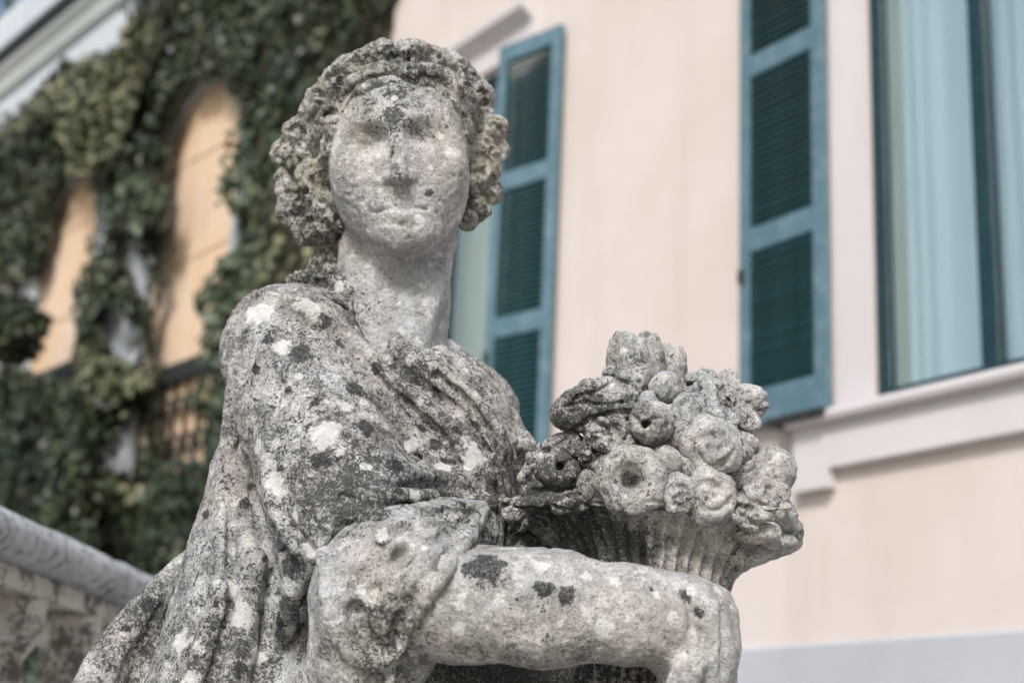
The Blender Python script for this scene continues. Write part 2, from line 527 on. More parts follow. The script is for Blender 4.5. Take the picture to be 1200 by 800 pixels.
wing = empty('arcade_wing', tuple(NW * WWD), math.atan2(AW[1], AW[0]))
tag(wing, 'pale arcade with ochre walls seen through its ivy grown arches', 'arcade')
WX0, WX1 = -22.0, -8.7
o1 = (WP(36, 380)[0], WP(108, 300)[0], WP(80, 215)[1])
o2 = (WP(176, 300)[0], WP(272, 250)[0], WP(236, 100)[1])
WZT = WP(60, 70)[1]
o0 = (o1[0] - 2.6, o1[0] - 0.9, o1[2])
def arcade_front():
    bm = bmesh.new()
    def quad(*p):
        bm.faces.new([bm.verts.new(q) for q in p])
    edges = [WX0]
    for a, b, c in (o0, o1, o2):
        edges += [a, b]
    edges.append(WX1)
    for i in range(0, len(edges), 2):
        quad((edges[i], 0, 0), (edges[i + 1], 0, 0), (edges[i + 1], 0, WZT), (edges[i], 0, WZT))
    dp = 0.06
    for a, b, c in (o0, o1, o2):
        r = (b - a) / 2
        zs = c - r
        n = 20
        arc = [(a + r - r * math.cos(math.pi * k / n), zs + r * math.sin(math.pi * k / n)) for k in range(n + 1)]
        for (x0, z0), (x1, z1) in zip(arc, arc[1:]):
            quad((x0, 0, z0), (x1, 0, z1), (x1, 0, WZT), (x0, 0, WZT))
            quad((x0, 0, z0), (x0, dp, z0), (x1, dp, z1), (x1, 0, z1))
        quad((a, 0, 0), (a, dp, 0), (a, dp, zs), (a, 0, zs))
        quad((b, 0, 0), (b, 0, zs), (b, dp, zs), (b, dp, 0))
    bmesh.ops.remove_doubles(bm, verts=bm.verts[:], dist=1e-5)
    bmesh.ops.recalc_face_normals(bm, faces=bm.faces[:])
    return bm
bm_obj('arch_wall', arcade_front(), M_PALE, wing)
box_obj('back_wall', (WX0, WX1, 0.065, 0.4, 0, WZT), M_OCHRE, wing, 0)
bm = bmesh.new()
zb = WP(95, 440, -.4)[1]
for z, h in ((WP(235, 322, -.4)[1], .05), (WP(240, 212, -.4)[1], .035)):
    add_box(bm, WX0 + .1, WX1 - .1, 0.055, 0.064, z - h, z + h)
bm_obj('string_course', bm, M_OCHRE, wing)
moulding('cornice', [(0.0, WZT - .05), (-0.06, WZT), (-0.08, WZT + .14), (-0.14, WZT + .22), (-0.15, WZT + .28), (0.3, WZT + .28)], WX0, WX1, M_CORNICE, wing)
gz = WZT + .29
moulding('gutter', [(-0.10, gz), (-0.19, gz + .01), (-0.22, gz + .05), (-0.22, gz + .11), (-0.10, gz + .11)], WX0, WX1, M_GUTTER, wing)

az_ = WP(0, 22, -.25)[1]
box_obj('attic_wall', (WX0, WX1, 0.25, 0.45, WZT + .285, az_), M_PALE, wing, 0)

def inside(poly, x, y):
    c = np.zeros(len(x), bool)
    n = len(poly)
    for i in range(n):
        x0, y0 = poly[i]
        x1, y1 = poly[(i + 1) % n]
        if y0 == y1:
            continue
        hit = ((y0 > y) != (y1 > y)) & (x < (x1 - x0) * (y - y0) / (y1 - y0) + x0)
        c ^= hit
    return c

def leaves_mesh(P, N, size, shade):
    """one small pointed, folded leaf for every point"""
    n = len(P)
    up = np.tile([0, 0, -1.0], (n, 1)) + rng.normal(0, .55, (n, 3))
    N = N + rng.normal(0, .45, (n, 3))
    N /= np.linalg.norm(N, axis=1)[:, None]
    T = up - (up * N).sum(1)[:, None] * N
    T /= np.linalg.norm(T, axis=1)[:, None]
    B = np.cross(N, T)
    s = size * rng.uniform(.7, 1.35, n)[:, None]
    v0 = P - T * s * .5
    v1 = P + B * s * .48 + T * s * .02 + N * s * .10
    v2 = P + T * s * .62
    v3 = P - B * s * .48 + T * s * .02 + N * s * .10
    V = np.stack([v0, v1, v2, v3], 1).reshape(-1, 3)
    i = np.arange(n) * 4
    F = np.concatenate([np.stack([i, i + 1, i + 2], 1), np.stack([i, i + 2, i + 3], 1)])
    me = np_mesh('foliage', V, F, False)
    at = me.attributes.new('shade', 'FLOAT', 'POINT')
    at.data.foreach_set('value', np.repeat(np.clip(shade, 0, 1), 4).astype(np.float32))
    return me

def ivy_mass(root, poly, mat, dens, base=0.05, thick=0.22, size=0.075, holes=(), seed=0, jag=0.05):
    """ivy clinging to the arcade front inside a ragged outline"""
    pw = [WP(x, y, base + .1) for x, y in poly]
    hw_ = []
    for h in holes:
        cx, cy = sum(q[0] for q in h) / len(h), sum(q[1] for q in h) / len(h)
        hw_.append([WP(cx + (x - cx) * 1.45, cy + (y - cy) * 1.25, base + .1) for x, y in h])
    xs, zs = [p[0] for p in pw], [p[1] for p in pw]
    area = (max(xs) - min(xs)) * (max(zs) - min(zs))
    n = int(area * dens)
    X = rng.uniform(min(xs) - .1, max(xs) + .1, n)
    Z = rng.uniform(min(zs) - .1, max(zs) + .1, n)
    q = np.stack([X * 5, Z * 5, np.full(n, seed * 3.1)], 1)
    jx, jz = jag * fbm(q, 2), jag * fbm(q + 31, 2)
    k = inside(pw, X + jx, Z + jz)
    for h in hw_:
        k &= ~inside(h, X + jx, Z + jz)
    X, Z, q = X[k], Z[k], q[k]
    bulge = np.clip(fbm(np.stack([X * 2.6, Z * 2.6, np.full(len(X), seed * 1.7)], 1), 3) * .6 + .5, 0, 1.2)
    e = 0.02
    gx = fbm(np.stack([(X + e) * 2.6, Z * 2.6, np.full(len(X), seed * 1.7)], 1), 3) * .6 + .5 - bulge
    gz_ = fbm(np.stack([X * 2.6, (Z + e) * 2.6, np.full(len(X), seed * 1.7)], 1), 3) * .6 + .5 - bulge
    depth = rng.random(len(X)) ** 0.5
    Y = -(base + thick * bulge * depth + .02)
    N = np.stack([-gx / e * thick, -np.ones(len(X)), -gz_ / e * thick + .35], 1)
    sh = np.clip(.35 + .35 * fbm(q * .7 + 9, 2) + rng.normal(0, .22, len(X)), 0, 1)
    me = leaves_mesh(np.stack([X, Y, Z], 1), N, size, sh)
    o = link_mesh('foliage', me, mat, root)
    o['kind'] = 'stuff'
    # woody mat of stems under the leaves
    cs = 0.07
    gx_ = np.arange(min(xs), max(xs), cs)
    gz2 = np.arange(min(zs), max(zs), cs)
    A, B = np.meshgrid(gx_, gz2)
    A, B = A.ravel(), B.ravel()
    kk = inside(pw, A + cs / 2, B + cs / 2)
    for h in hw_:
        kk &= ~inside(h, A + cs / 2, B + cs / 2)
    A, B = A[kk], B[kk]
    m = len(A)
    if m:
        yy = -(base + .01 + .03 * rng.random((m, 4)))
        V = np.stack([np.stack([A, A + cs, A + cs, A], 1), yy, np.stack([B, B, B + cs, B + cs], 1)], 2).reshape(-1, 3)
        i = np.arange(m) * 4
        link_mesh('stem_mat', np_mesh('stem_mat', V, np.stack([i, i + 1, i + 2, i + 3], 1), False), M_BARK, root)
    return o

def ivy_root(name, label):
    o = empty(name, tuple(NW * WWD), math.atan2(AW[1], AW[0]))
    tag(o, label, 'ivy', 'ivy growing over the arcade')
    return o
def trunk(root, pts, r0, r1):
    """a crooked climbing stem through wall points"""
    bm = bmesh.new()
    prev = None
    P = [Vector((WP(x, y)[0], -.07, WP(x, y)[1])) for x, y in pts]
    P = [Vector((P[0].x, -.07, 0.0))] + P
    n = len(P)
    for i, p in enumerate(P):
        r = r0 + (r1 - r0) * i / (n - 1)
        d = (P[min(i + 1, n - 1)] - P[max(i - 1, 0)]).normalized()
        sx = d.cross(Vector((0, 1, 0))).normalized()
        sy = d.cross(sx)
        ring = [bm.verts.new(p + sx * r * math.cos(t * math.tau / 7) + sy * r * math.sin(t * math.tau / 7)) for t in range(7)]
        if prev:
            for t in range(7):
                bm.faces.new((prev[t], prev[(t + 1) % 7], ring[(t + 1) % 7], ring[t]))
        prev = ring
    bmesh.ops.recalc_face_normals(bm, faces=bm.faces[:])
    bm_obj('stem', bm, M_BARK, root, True)

i1 = ivy_root('ivy', 'ivy with sunlit coloured top arching over the far opening of the arcade')
ivy_mass(i1, [(-60, 190), (0, 140), (30, 112), (70, 75), (100, 66), (120, 62), (122, 100), (112, 150), (106, 200), (66, 210), (54, 260), (40, 325), (-60, 335)], M_LEAF_DARK_SHADED, 520, .05, .2, seed=1)
ivy_mass(i1, [(10, 165), (40, 118), (72, 80), (104, 72), (128, 62), (130, 140), (118, 205), (84, 204), (66, 150), (60, 135)], M_LEAF_SUNLIT, 600, .18, .28, seed=2)  # sunlit top of the ivy, put in by leaf colour
trunk(i1, [(20, 500), (25, 330), (60, 200), (90, 120)], .07, .03)
i2 = ivy_root('ivy', 'shade coloured ivy wrapped around the pier between two arches, pale plaster showing')
lens = [[(138, 283), (150, 285), (166, 312), (168, 352), (160, 350), (146, 318)],
        [(118, 352), (132, 352), (150, 385), (156, 420), (132, 412), (114, 390)],
        [(100, 546), (108, 515), (140, 490), (158, 470), (156, 510), (146, 545)],
        [(112, 628), (116, 604), (132, 600), (140, 625), (128, 635)]]
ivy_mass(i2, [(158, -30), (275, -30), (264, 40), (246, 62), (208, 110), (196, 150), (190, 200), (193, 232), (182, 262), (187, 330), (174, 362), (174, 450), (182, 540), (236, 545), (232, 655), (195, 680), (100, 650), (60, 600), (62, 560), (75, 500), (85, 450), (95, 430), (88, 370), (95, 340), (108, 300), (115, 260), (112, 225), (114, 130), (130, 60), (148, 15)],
         M_LEAF_DARK_SHADED, 560, .05, .22, seed=3, holes=lens)  # shadow side of the pier, put in by the dark leaf colour
ivy_mass(i2, [(100, 95), (128, 60), (150, 18), (175, 0), (182, 50), (160, 90), (140, 150), (126, 190), (108, 205), (104, 150)], M_LEAF_SUNLIT, 420, .2, .2, seed=4)
ivy_mass(i2, [(96, 400), (118, 412), (140, 424), (170, 432), (176, 446), (150, 462), (112, 478), (92, 520), (98, 560), (170, 560), (178, 590), (110, 600), (66, 590), (72, 520), (82, 450)], M_LEAF_SUNLIT, 520, .16, .2, seed=5)
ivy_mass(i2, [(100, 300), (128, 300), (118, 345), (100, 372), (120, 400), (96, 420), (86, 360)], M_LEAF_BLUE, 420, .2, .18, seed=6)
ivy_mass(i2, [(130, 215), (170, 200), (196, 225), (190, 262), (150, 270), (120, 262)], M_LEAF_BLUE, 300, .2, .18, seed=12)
trunk(i2, [(100, 660), (95, 560), (120, 480), (100, 420), (120, 330), (150, 260), (160, 120), (190, 0)], .09, .04)
i3 = ivy_root('ivy', 'dense blue green ivy climbing the corner beside the pink wall')
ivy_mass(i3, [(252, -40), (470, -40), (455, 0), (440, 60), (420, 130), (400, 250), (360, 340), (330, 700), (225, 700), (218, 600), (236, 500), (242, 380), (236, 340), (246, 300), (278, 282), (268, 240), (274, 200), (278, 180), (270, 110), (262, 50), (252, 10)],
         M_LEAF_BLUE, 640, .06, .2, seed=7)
ivy_mass(i3, [(330, -40), (470, -40), (455, 0), (442, 60), (425, 130), (400, 200), (340, 170), (320, 60)], M_LEAF_DARK_SHADED, 420, .2, .25, seed=8)
ivy_mass(i3, [(290, 230), (345, 200), (370, 300), (340, 420), (285, 430), (300, 330)], M_LEAF_SUNLIT, 240, .2, .2, seed=9)
ivy_mass(i3, [(222, 20), (305, 20), (300, 120), (290, 182), (277, 135), (264, 104), (244, 88), (218, 98)], M_LEAF_DARK_SHADED, 520, .10, .15, seed=21)
trunk(i3, [(290, 660), (285, 500), (310, 300), (330, 100), (360, 0)], .1, .05)

def parapet(x0, x1, z, label):
    p = empty('railing', tuple(NW * WWD + AW * ((x0 + x1) / 2)), math.atan2(AW[1], AW[0]))
    w = (x1 - x0) / 2
    box_obj('top_rail', (-w, w, 0.0, 0.055, z - .10, z + .06), M_IRON, p, 0.01)
    box_obj('bottom_rail', (-w, w, 0.01, 0.05, z - 1.0, z - .92), M_IRON, p, 0.01)
    k = 0
    for i in range(7):
        x = -w + (i + .5) * 2 * w / 7
        bm = bmesh.new()
        add_box(bm, x - .012, x + .012, 0.02, 0.04, z - .919, z - .101)
        bm_obj('bar', bm, M_IRON, p)
    me = None
    for i in range(6):
        x = -w + (i + 1) * 2 * w / 7
        if me is None:
            bm = bmesh.new()
            rr = w / 7 * .8
            for t in range(20):
                a0, a1 = math.tau * t / 20, math.tau * (t + 1) / 20
                q = []
                for aa in (a0, a1):
                    for ro_ in (rr, rr - .022):
                        q.append((ro_ * math.cos(aa), ro_ * math.sin(aa)))
                for yy in (-.01, .01):
                    f = [(q[0], q[1], q[3], q[2])][0]
                    bm.faces.new([bm.verts.new((c[0], yy, c[1])) for c in f])
                bm.faces.new([bm.verts.new(c) for c in ((q[0][0], -.01, q[0][1]), (q[2][0], -.01, q[2][1]), (q[2][0], .01, q[2][1]), (q[0][0], .01, q[0][1]))])
            me = bpy.data.meshes.new('scroll')
            bm.to_mesh(me)
            bm.free()
            me.materials.append(M_IRON)
        for zz in (z - .3, z - .62):
            o = bpy.data.objects.new('scroll', me)
            COL.objects.link(o)
            o.parent = p
            o.location = (x, 0.03, zz)
    return tag(p, label, 'railing', 'iron railings in the arches')
parapet(o1[0] + .003, o1[1] - .003, WP(70, 448, -.2)[1], 'dark iron railing across the far arch with sunlit coloured ivy')
parapet(o2[0] + .003, o2[1] - .003, WP(205, 448, -.2)[1], 'dark iron scroll railing across the arch beside the corner ivy')

def hedge(px_poly, out, thick, mat, label, name='hedge', dens=650, size=.07):
    """clipped shrub standing on the ground in front of the arcade"""
    h = empty(name, tuple(NW * WWD), math.atan2(AW[1], AW[0]))
    pw = [WP(x, y, out) for x, y in px_poly]
    xs, zs = [p[0] for p in pw], [p[1] for p in pw]
    zlo = 0.05
    pw2 = [(x, z if z > min(zs) + .35 else zlo) for x, z in pw]
    n = int((max(xs) - min(xs)) * (max(zs) - zlo) * dens * 2.0)
    X, Z = rng.uniform(min(xs), max(xs), n), rng.uniform(zlo, max(zs), n)
    q = np.stack([X * 5, Z * 5, np.full(n, out * 9)], 1)
    k = inside(pw2, X + .07 * fbm(q, 2), Z + .07 * fbm(q + 7, 2))
    X, Z, q = X[k], Z[k], q[k]
    side = rng.random(len(X))
    Y = -out + thick * (np.where(side < .75, rng.random(len(X)) * .35, rng.random(len(X))) + .12 * fbm(q * .5, 2))
    N = np.stack([rng.normal(0, .3, len(X)), -np.ones(len(X)), np.full(len(X), .4)], 1)
    sh = np.clip(.3 + .4 * fbm(q * .6 + 4, 2) + rng.normal(0, .2, len(X)), 0, 1)
    link_mesh('foliage', leaves_mesh(np.stack([X, Y, Z], 1), N, size, sh), mat, h)['kind'] = 'stuff'
    cx = sum(xs) / len(xs)
    bm = bmesh.new()
    for dx in (-.25, 0, .25):
        bmesh.ops.create_cone(bm, segments=8, radius1=.05, radius2=.02, depth=max(zs) * .8, matrix=Matrix.Translation((cx + dx * (max(xs) - min(xs)), -out + thick * .5, max(zs) * .4)))
    bm_obj('stem', bm, M_BARK, h, True)
    return tag(h, label, 'hedge')
hedge([(-60, 440), (0, 432), (40, 440), (78, 450), (92, 520), (96, 640), (-60, 640)], .75, .5, M_LEAF_DARK_SHADED, 'dark clipped hedge before the far arch of the arcade')
hedge([(172, 538), (236, 534), (240, 600), (236, 690), (172, 690)], .7, .45, M_LEAF_DARK_SHADED, 'dark clipped hedge under the scroll railing')

# round topiary on its own stem
def topiary(px, py, rpx, out):
    x, z = WP(px, py, out)
    t = (WWD - out) / (ray(px, py) @ NW)
    r = rpx * t / FPX
    h = empty('topiary', tuple(NW * (WWD - out) + AW * x), math.atan2(AW[1], AW[0]))
    n = 2600
    D = rng.normal(size=(n, 3))
    D /= np.linalg.norm(D, axis=1)[:, None]
    rad = r * (.72 + .30 * rng.random(n) ** .5 + .34 * fbm(D * 3.2, 3))
    P = D * rad[:, None] + [0, 0, z]
    link_mesh('foliage', leaves_mesh(P, D, .06, np.clip(.35 + .4 * fbm(D * 4, 2) + rng.normal(0, .2, n), 0, 1)), M_LEAF_DARK_SHADED, h)['kind'] = 'stuff'
    bm = bmesh.new()
    bmesh.ops.create_cone(bm, segments=10, radius1=.06, radius2=.035, depth=z, matrix=Matrix.Translation((0, 0, z / 2)))
    bm_obj('stem', bm, M_BARK, h, True)
    tag(h, 'round topiary ball on a tall stem above the dark hedge', 'topiary')
topiary(16, 388, 36, .6)

# thin tree whose twigs show over the gutter
def far_tree():
    P0 = CAM + ray(10, -6) * 27.0
    t = empty('tree', (P0[0], P0[1], 0))
    bm = bmesh.new()
    def limb(a, b, r0, r1, seg=7):
        a, b = Vector(a), Vector(b)
        d = (b - a)
        m = d.to_track_quat('Z', 'Y').to_matrix().to_4x4()
        bmesh.ops.create_cone(bm, segments=seg, radius1=r0, radius2=r1, depth=d.length, matrix=Matrix.Translation((a + b) / 2) @ m)
    H = P0[2]
    limb((0, 0, 0), (.1, 0, H * .6), .2, .13)
    limb((.1, 0, H * .6), (0, .1, H + 1.5), .13, .03)
    tips = []
    for i in range(16):
        a = i * 2.4
        z0 = H * (.55 + .4 * i / 16)
        e = (1.7 * math.cos(a), 1.7 * math.sin(a), z0 + random.uniform(.8, 1.8))
        limb((.07, .05, z0), e, .05, .012, 5)
        tips.append(e)
    bm_obj('trunk', bm, M_BARK, t, True)
    T = np.array(tips)
    n = 2600
    P = T[rng.integers(0, len(T), n)] + rng.normal(0, .42, (n, 3))
    link_mesh('crown', leaves_mesh(P, rng.normal(size=(n, 3)), .10, rng.random(n)), M_LEAF_DARK_SHADED, t)['kind'] = 'stuff'
    tag(t, 'thin leafy tree rising behind the gutter of the arcade', 'tree')
far_tree()

# ---------------------------------------------------------------- stone balustrade behind the statue
def on_z(px, py, z):
    r = ray(px, py)
    return CAM + r * ((z - CAM[2]) / r[2])
RZ = 2.0
PA, PB = on_z(0, 592, RZ), on_z(190, 681, RZ)
bd = (PB - PA) / np.linalg.norm(PB - PA)
bal = empty('balustrade', (PA[0], PA[1], 0), math.atan2(bd[1], bd[0]))
tag(bal, 'weathered stone balustrade with grey handrail and pale bulging balusters', 'balustrade')
BX0, BX1 = -1.6, 3.4
# local x along the rail, +y to the left away from the visible face; visible face looks to -y (right)
bm = bmesh.new()
prof = [(0.0, RZ), (-.012, RZ - .012), (-.03, RZ - .02), (-.045, RZ - .040), (-.045, RZ - .066), (-.03, RZ - .082), (-.012, RZ - .094),
        (0.0, RZ - .098), (0.18, RZ - .098), (0.21, RZ - .08), (0.225, RZ - .06), (0.21, RZ - .02), (0.18, RZ)]
n = 60
prev = None
for i in range(n + 1):
    x = BX0 + (BX1 - BX0) * i / n
    ring = [bm.verts.new((x, y + random.gauss(0, .0015), z + random.gauss(0, .0015))) for y, z in prof]
    if prev:
        for j in range(len(prof)):
            k = (j + 1) % len(prof)
            bm.faces.new((prev[j], prev[k], ring[k], ring[j]))
    else:
        bm.faces.new(ring)
    prev = ring
bm.faces.new(prev[::-1])
bmesh.ops.recalc_face_normals(bm, faces=bm.faces[:])
bm_obj('handrail', bm, M_RAILSTONE, bal, True)
box_obj('fascia', (BX0, BX1, 0.015, 0.165, RZ - .145, RZ - .0985), M_BALSTONE, bal, 0.006)
box_obj('base_course', (BX0, BX1, -.03, 0.21, 0.9, 1.17), M_BALSTONE, bal, 0.01)
box_obj('footing_wall', (BX0, BX1, -.01, 0.19, 0.0, 0.8995), M_BALSTONE, bal, 0.01)
def baluster_mesh():
    pr = [(.0, .075), (.02, .082), (.045, .075), (.06, .05), (.10, .046), (.15, .062), (.22, .085), (.29, .092), (.36, .084),
          (.43, .062), (.49, .042), (.54, .038), (.56, .050), (.575, .056), (.59, .050), (.60, .062), (.63, .070), (.67, .070)]
    sc = (RZ - .1455 - 1.1705) / .67
    nseg = 28
    V, F = [], []
    for i, (z, r) in enumerate(pr):
        for k in range(nseg):
            a = math.tau * k / nseg
            rr = 1.12 * r * (1 + .06 * math.cos(8 * a) * (1 if .1 < z < .5 else 0))
            V.append((rr * math.cos(a), rr * math.sin(a), z * sc))
    for i in range(len(pr) - 1):
        for k in range(nseg):
            F.append((i * nseg + k, i * nseg + (k + 1) % nseg, (i + 1) * nseg + (k + 1) % nseg, (i + 1) * nseg + k))
    V = np.array(V)
    V += .004 * np.stack([vnoise(V * 40 + s) for s in (0, 9, 18)], 1)
    V[:nseg, 2] = 0
    V[-nseg:, 2] = .67 * sc
    return np_mesh('baluster', V, np.array(F))
bme = baluster_mesh()
bme.materials.append(M_BALSTONE)
nb = 14
for i in range(nb):
    o = bpy.data.objects.new('baluster', bme)
    COL.objects.link(o)
    o.parent = bal
    o.location = (BX0 + .12 + i * (BX1 - BX0 - .24) / (nb - 1), .09, 1.1703)
    o.rotation_euler = (0, 0, random.uniform(0, 6))

# ---------------------------------------------------------------- the statue, carved as distance fields
D0 = 2.05
TT = math.tan(TH)
def V(px, py, d=0.0):
    """photo pixel and depth d (metres behind the upright plane through the neck) -> camera-aligned metres"""
    dep = D0 + TT * (400 - py) / FPX * D0 + d
    return np.array([(px - 600) / FPX * dep, dep, (400 - py) / FPX * dep])
S = D0 / FPX                                     # metres per pixel at the statue

class Field:
    def __init__(self, lo, hi, h):
        self.lo, self.h = np.array(lo, float), h
        self.n = np.ceil((np.array(hi) - self.lo) / h).astype(int) + 1
        self.F = np.full(self.n, 0.5, np.float32)
        self.ax = [(self.lo[i] + np.arange(self.n[i]) * h).astype(np.float32) for i in range(3)]
    def box(self, lo, hi):
        i0 = np.clip(np.floor((lo - self.lo) / self.h).astype(int), 0, self.n)
        i1 = np.clip(np.ceil((hi - self.lo) / self.h).astype(int) + 1, 0, self.n)
        if (i1 <= i0).any():
            return None
        sl = tuple(slice(a, b) for a, b in zip(i0, i1))
        X = self.ax[0][sl[0]][:, None, None]
        Y = self.ax[1][sl[1]][None, :, None]
        Z = self.ax[2][sl[2]][None, None, :]
        return sl, X, Y, Z
    def comb(self, fn, lo, hi, k, sub=False):
        pad = k * 1.2 + 4 * self.h
        b = self.box(np.asarray(lo) - pad, np.asarray(hi) + pad)
        if b is None:
            return
        sl, X, Y, Z = b
        d = fn(X, Y, Z)
        a = self.F[sl]
        if sub:
            d = -d
            h = np.maximum(k - np.abs(a - d), 0) / max(k, 1e-6)
            self.F[sl] = np.maximum(a, d) + h * h * k * 0.25
        else:
            h = np.maximum(k - np.abs(a - d), 0) / max(k, 1e-6)
            self.F[sl] = np.minimum(a, d) - h * h * k * 0.25
    def ell(self, c, r, k=0.01, sub=False, rot=None):
        """ellipsoid: r along view x, depth, up; rot = 3x3 whose rows are the axes"""
        r = np.asarray(r, float)
        M = np.eye(3) if rot is None else np.asarray(rot)
        def fn(X, Y, Z):
            x, y, z = X - c[0], Y - c[1], Z - c[2]
            p = [M[i][0] * x + M[i][1] * y + M[i][2] * z for i in range(3)]
            k0 = np.sqrt((p[0] / r[0]) ** 2 + (p[1] / r[1]) ** 2 + (p[2] / r[2]) ** 2)
            k1 = np.sqrt((p[0] / r[0] ** 2) ** 2 + (p[1] / r[1] ** 2) ** 2 + (p[2] / r[2] ** 2) ** 2)
            return (k0 * (k0 - 1) / np.maximum(k1, 1e-9)).astype(np.float32)
        R_ = r.max() if rot is not None else r
        self.comb(fn, c - R_, c + R_, k, sub)
    def cone(self, a, b, ra, rb, k=0.01, sub=False):
        a, b = np.asarray(a), np.asarray(b)
        ab = b - a
        L2_ = ab @ ab + 1e-12
        def fn(X, Y, Z):
            t = np.clip(((X - a[0]) * ab[0] + (Y - a[1]) * ab[1] + (Z - a[2]) * ab[2]) / L2_, 0, 1)
            d = np.sqrt((X - a[0] - t * ab[0]) ** 2 + (Y - a[1] - t * ab[1]) ** 2 + (Z - a[2] - t * ab[2]) ** 2)
            return (d - (ra + (rb - ra) * t)).astype(np.float32)
        m = max(ra, rb)
        self.comb(fn, np.minimum(a, b) - m, np.maximum(a, b) + m, k, sub)
    def tube(self, pts, rs, k=0.006, sub=False, n=6):
        """smooth tube through points"""
        P = np.array(pts, float)
        rs = np.broadcast_to(np.asarray(rs, float), (len(P),))
        Q, q = [], []
        m = len(P)
        for i in range(m - 1):
            p0, p1, p2, p3 = P[max(i - 1, 0)], P[i], P[i + 1], P[min(i + 2, m - 1)]
            for j in range(n):
                t = j / n
                Q.append(0.5 * (2 * p1 + (p2 - p0) * t + (2 * p0 - 5 * p1 + 4 * p2 - p3) * t * t + (3 * p1 - p0 - 3 * p2 + p3) * t ** 3))
                q.append(rs[i] * (1 - t) + rs[i + 1] * t)
        Q.append(P[-1])
        q.append(rs[-1])
        def fn(X, Y, Z):
            best = None
            for i in range(len(Q) - 1):
                a, ab = Q[i], Q[i + 1] - Q[i]
                t = np.clip(((X - a[0]) * ab[0] + (Y - a[1]) * ab[1] + (Z - a[2]) * ab[2]) / (ab @ ab + 1e-12), 0, 1)
                d = np.sqrt((X - a[0] - t * ab[0]) ** 2 + (Y - a[1] - t * ab[1]) ** 2 + (Z - a[2] - t * ab[2]) ** 2) - (q[i] + (q[i + 1] - q[i]) * t)
                best = d if best is None else np.minimum(best, d)
            return best.astype(np.float32)
        Q = np.array(Q)
        mr = max(q)
        self.comb(fn, Q.min(0) - mr, Q.max(0) + mr, k, sub)
    def surf(self, px, py, lo=-.4, hi=.35):
        """depth d at which the ray through a pixel first meets the carved surface"""
        ds = np.linspace(lo, hi, 500)
        dep = D0 + TT * (400 - py) / FPX * D0 + ds
        P = np.stack([(px - 600) / FPX * dep, dep, (400 - py) / FPX * dep], 1)
        i = np.rint((P - self.lo) / self.h).astype(int)
        ok = ((i >= 0) & (i < self.n)).all(1)
        i = np.clip(i, 0, self.n - 1)
        hit = ok & (self.F[i[:, 0], i[:, 1], i[:, 2]] < 0)
        return ds[np.argmax(hit)] if hit.any() else None
    def ridge(self, pts, r, sink=0.0, k=.008, sub=False):
        """a fold laid on (or a groove cut into) the surface along photo points; sink in pixels"""
        P, last = [], None
        D = [self.surf(*q[:2]) for q in pts]
        got = [d for d in D if d is not None]
        if not got:
            return
        for q, d in zip(pts, D):
            d = q[2] if len(q) > 2 else (d if d is not None else (last if last is not None else got[0]))
            last = d
            P.append(V(q[0], q[1], d + sink * S))
        rs = np.broadcast_to(np.asarray(r, float), (len(P),)) * S
        self.tube(P, rs, k=k, sub=sub)
    def mesh(self):
        F, h = self.F, self.h
        F[0], F[-1] = .5, .5
        F[:, 0], F[:, -1] = .5, .5
        F[:, :, 0], F[:, :, -1] = .5, .5
        Sg = F < 0
        n = np.array(F.shape) - 1
        cnt = np.zeros(n, np.int8)
        for dx in (0, 1):
            for dy in (0, 1):
                for dz in (0, 1):
                    cnt += Sg[dx:n[0] + dx, dy:n[1] + dy, dz:n[2] + dz]
        act = (cnt > 0) & (cnt < 8)
        I = np.argwhere(act)
        idx = np.full(n, -1, np.int32)
        idx[act] = np.arange(len(I))
        cor = np.array([(a, b, c) for a in (0, 1) for b in (0, 1) for c in (0, 1)])
        val = np.stack([F[I[:, 0] + c[0], I[:, 1] + c[1], I[:, 2] + c[2]] for c in cor], 1)
        acc = np.zeros((len(I), 3))
        w = np.zeros(len(I))
        for i in range(8):
            for j in range(i + 1, 8):
                if np.abs(cor[i] - cor[j]).sum() != 1:
                    continue
                a, b = val[:, i], val[:, j]
                m = (a < 0) != (b < 0)
                t = np.where(m, a / np.where(m, a - b, 1), 0)
                acc += np.where(m[:, None], cor[i] + t[:, None] * (cor[j] - cor[i]), 0)
                w += m
        P = self.lo + (I + acc / w[:, None]) * h
        Q = []
        for ax in range(3):
            s0 = [slice(None)] * 3
            s1 = [slice(None)] * 3
            s0[ax], s1[ax] = slice(0, -1), slice(1, None)
            e = np.argwhere(Sg[tuple(s0)] != Sg[tuple(s1)])
            u, v = (ax + 1) % 3, (ax + 2) % 3
            e = e[(e[:, u] > 0) & (e[:, v] > 0) & (e[:, u] < n[u]) & (e[:, v] < n[v])]
            st = Sg[e[:, 0], e[:, 1], e[:, 2]]
            def cell(du, dv):
                c = e.copy()
                c[:, u] += du
                c[:, v] += dv
                return idx[c[:, 0], c[:, 1], c[:, 2]]
            q = np.stack([cell(-1, -1), cell(0, -1), cell(0, 0), cell(-1, 0)], 1)
            q[~st] = q[~st][:, ::-1]
            Q.append(q)
        return P, np.concatenate(Q)

def normals(P, Q):
    a = P[Q[:, 2]] - P[Q[:, 0]]
    b = P[Q[:, 3]] - P[Q[:, 1]]
    f = np.cross(a, b)
    N = np.zeros_like(P)
    for i in range(4):
        np.add.at(N, Q[:, i], f) if len(Q) < 20000 else None
    if len(Q) >= 20000:
        for c in range(3):
            for i in range(4):
                N[:, c] += np.bincount(Q[:, i], f[:, c], len(P))
    return N / np.maximum(np.linalg.norm(N, axis=1), 1e-12)[:, None]

def px_of(P):
    return 600 + FPX * P[:, 0] / P[:, 1], 400 - FPX * P[:, 2] / P[:, 1]

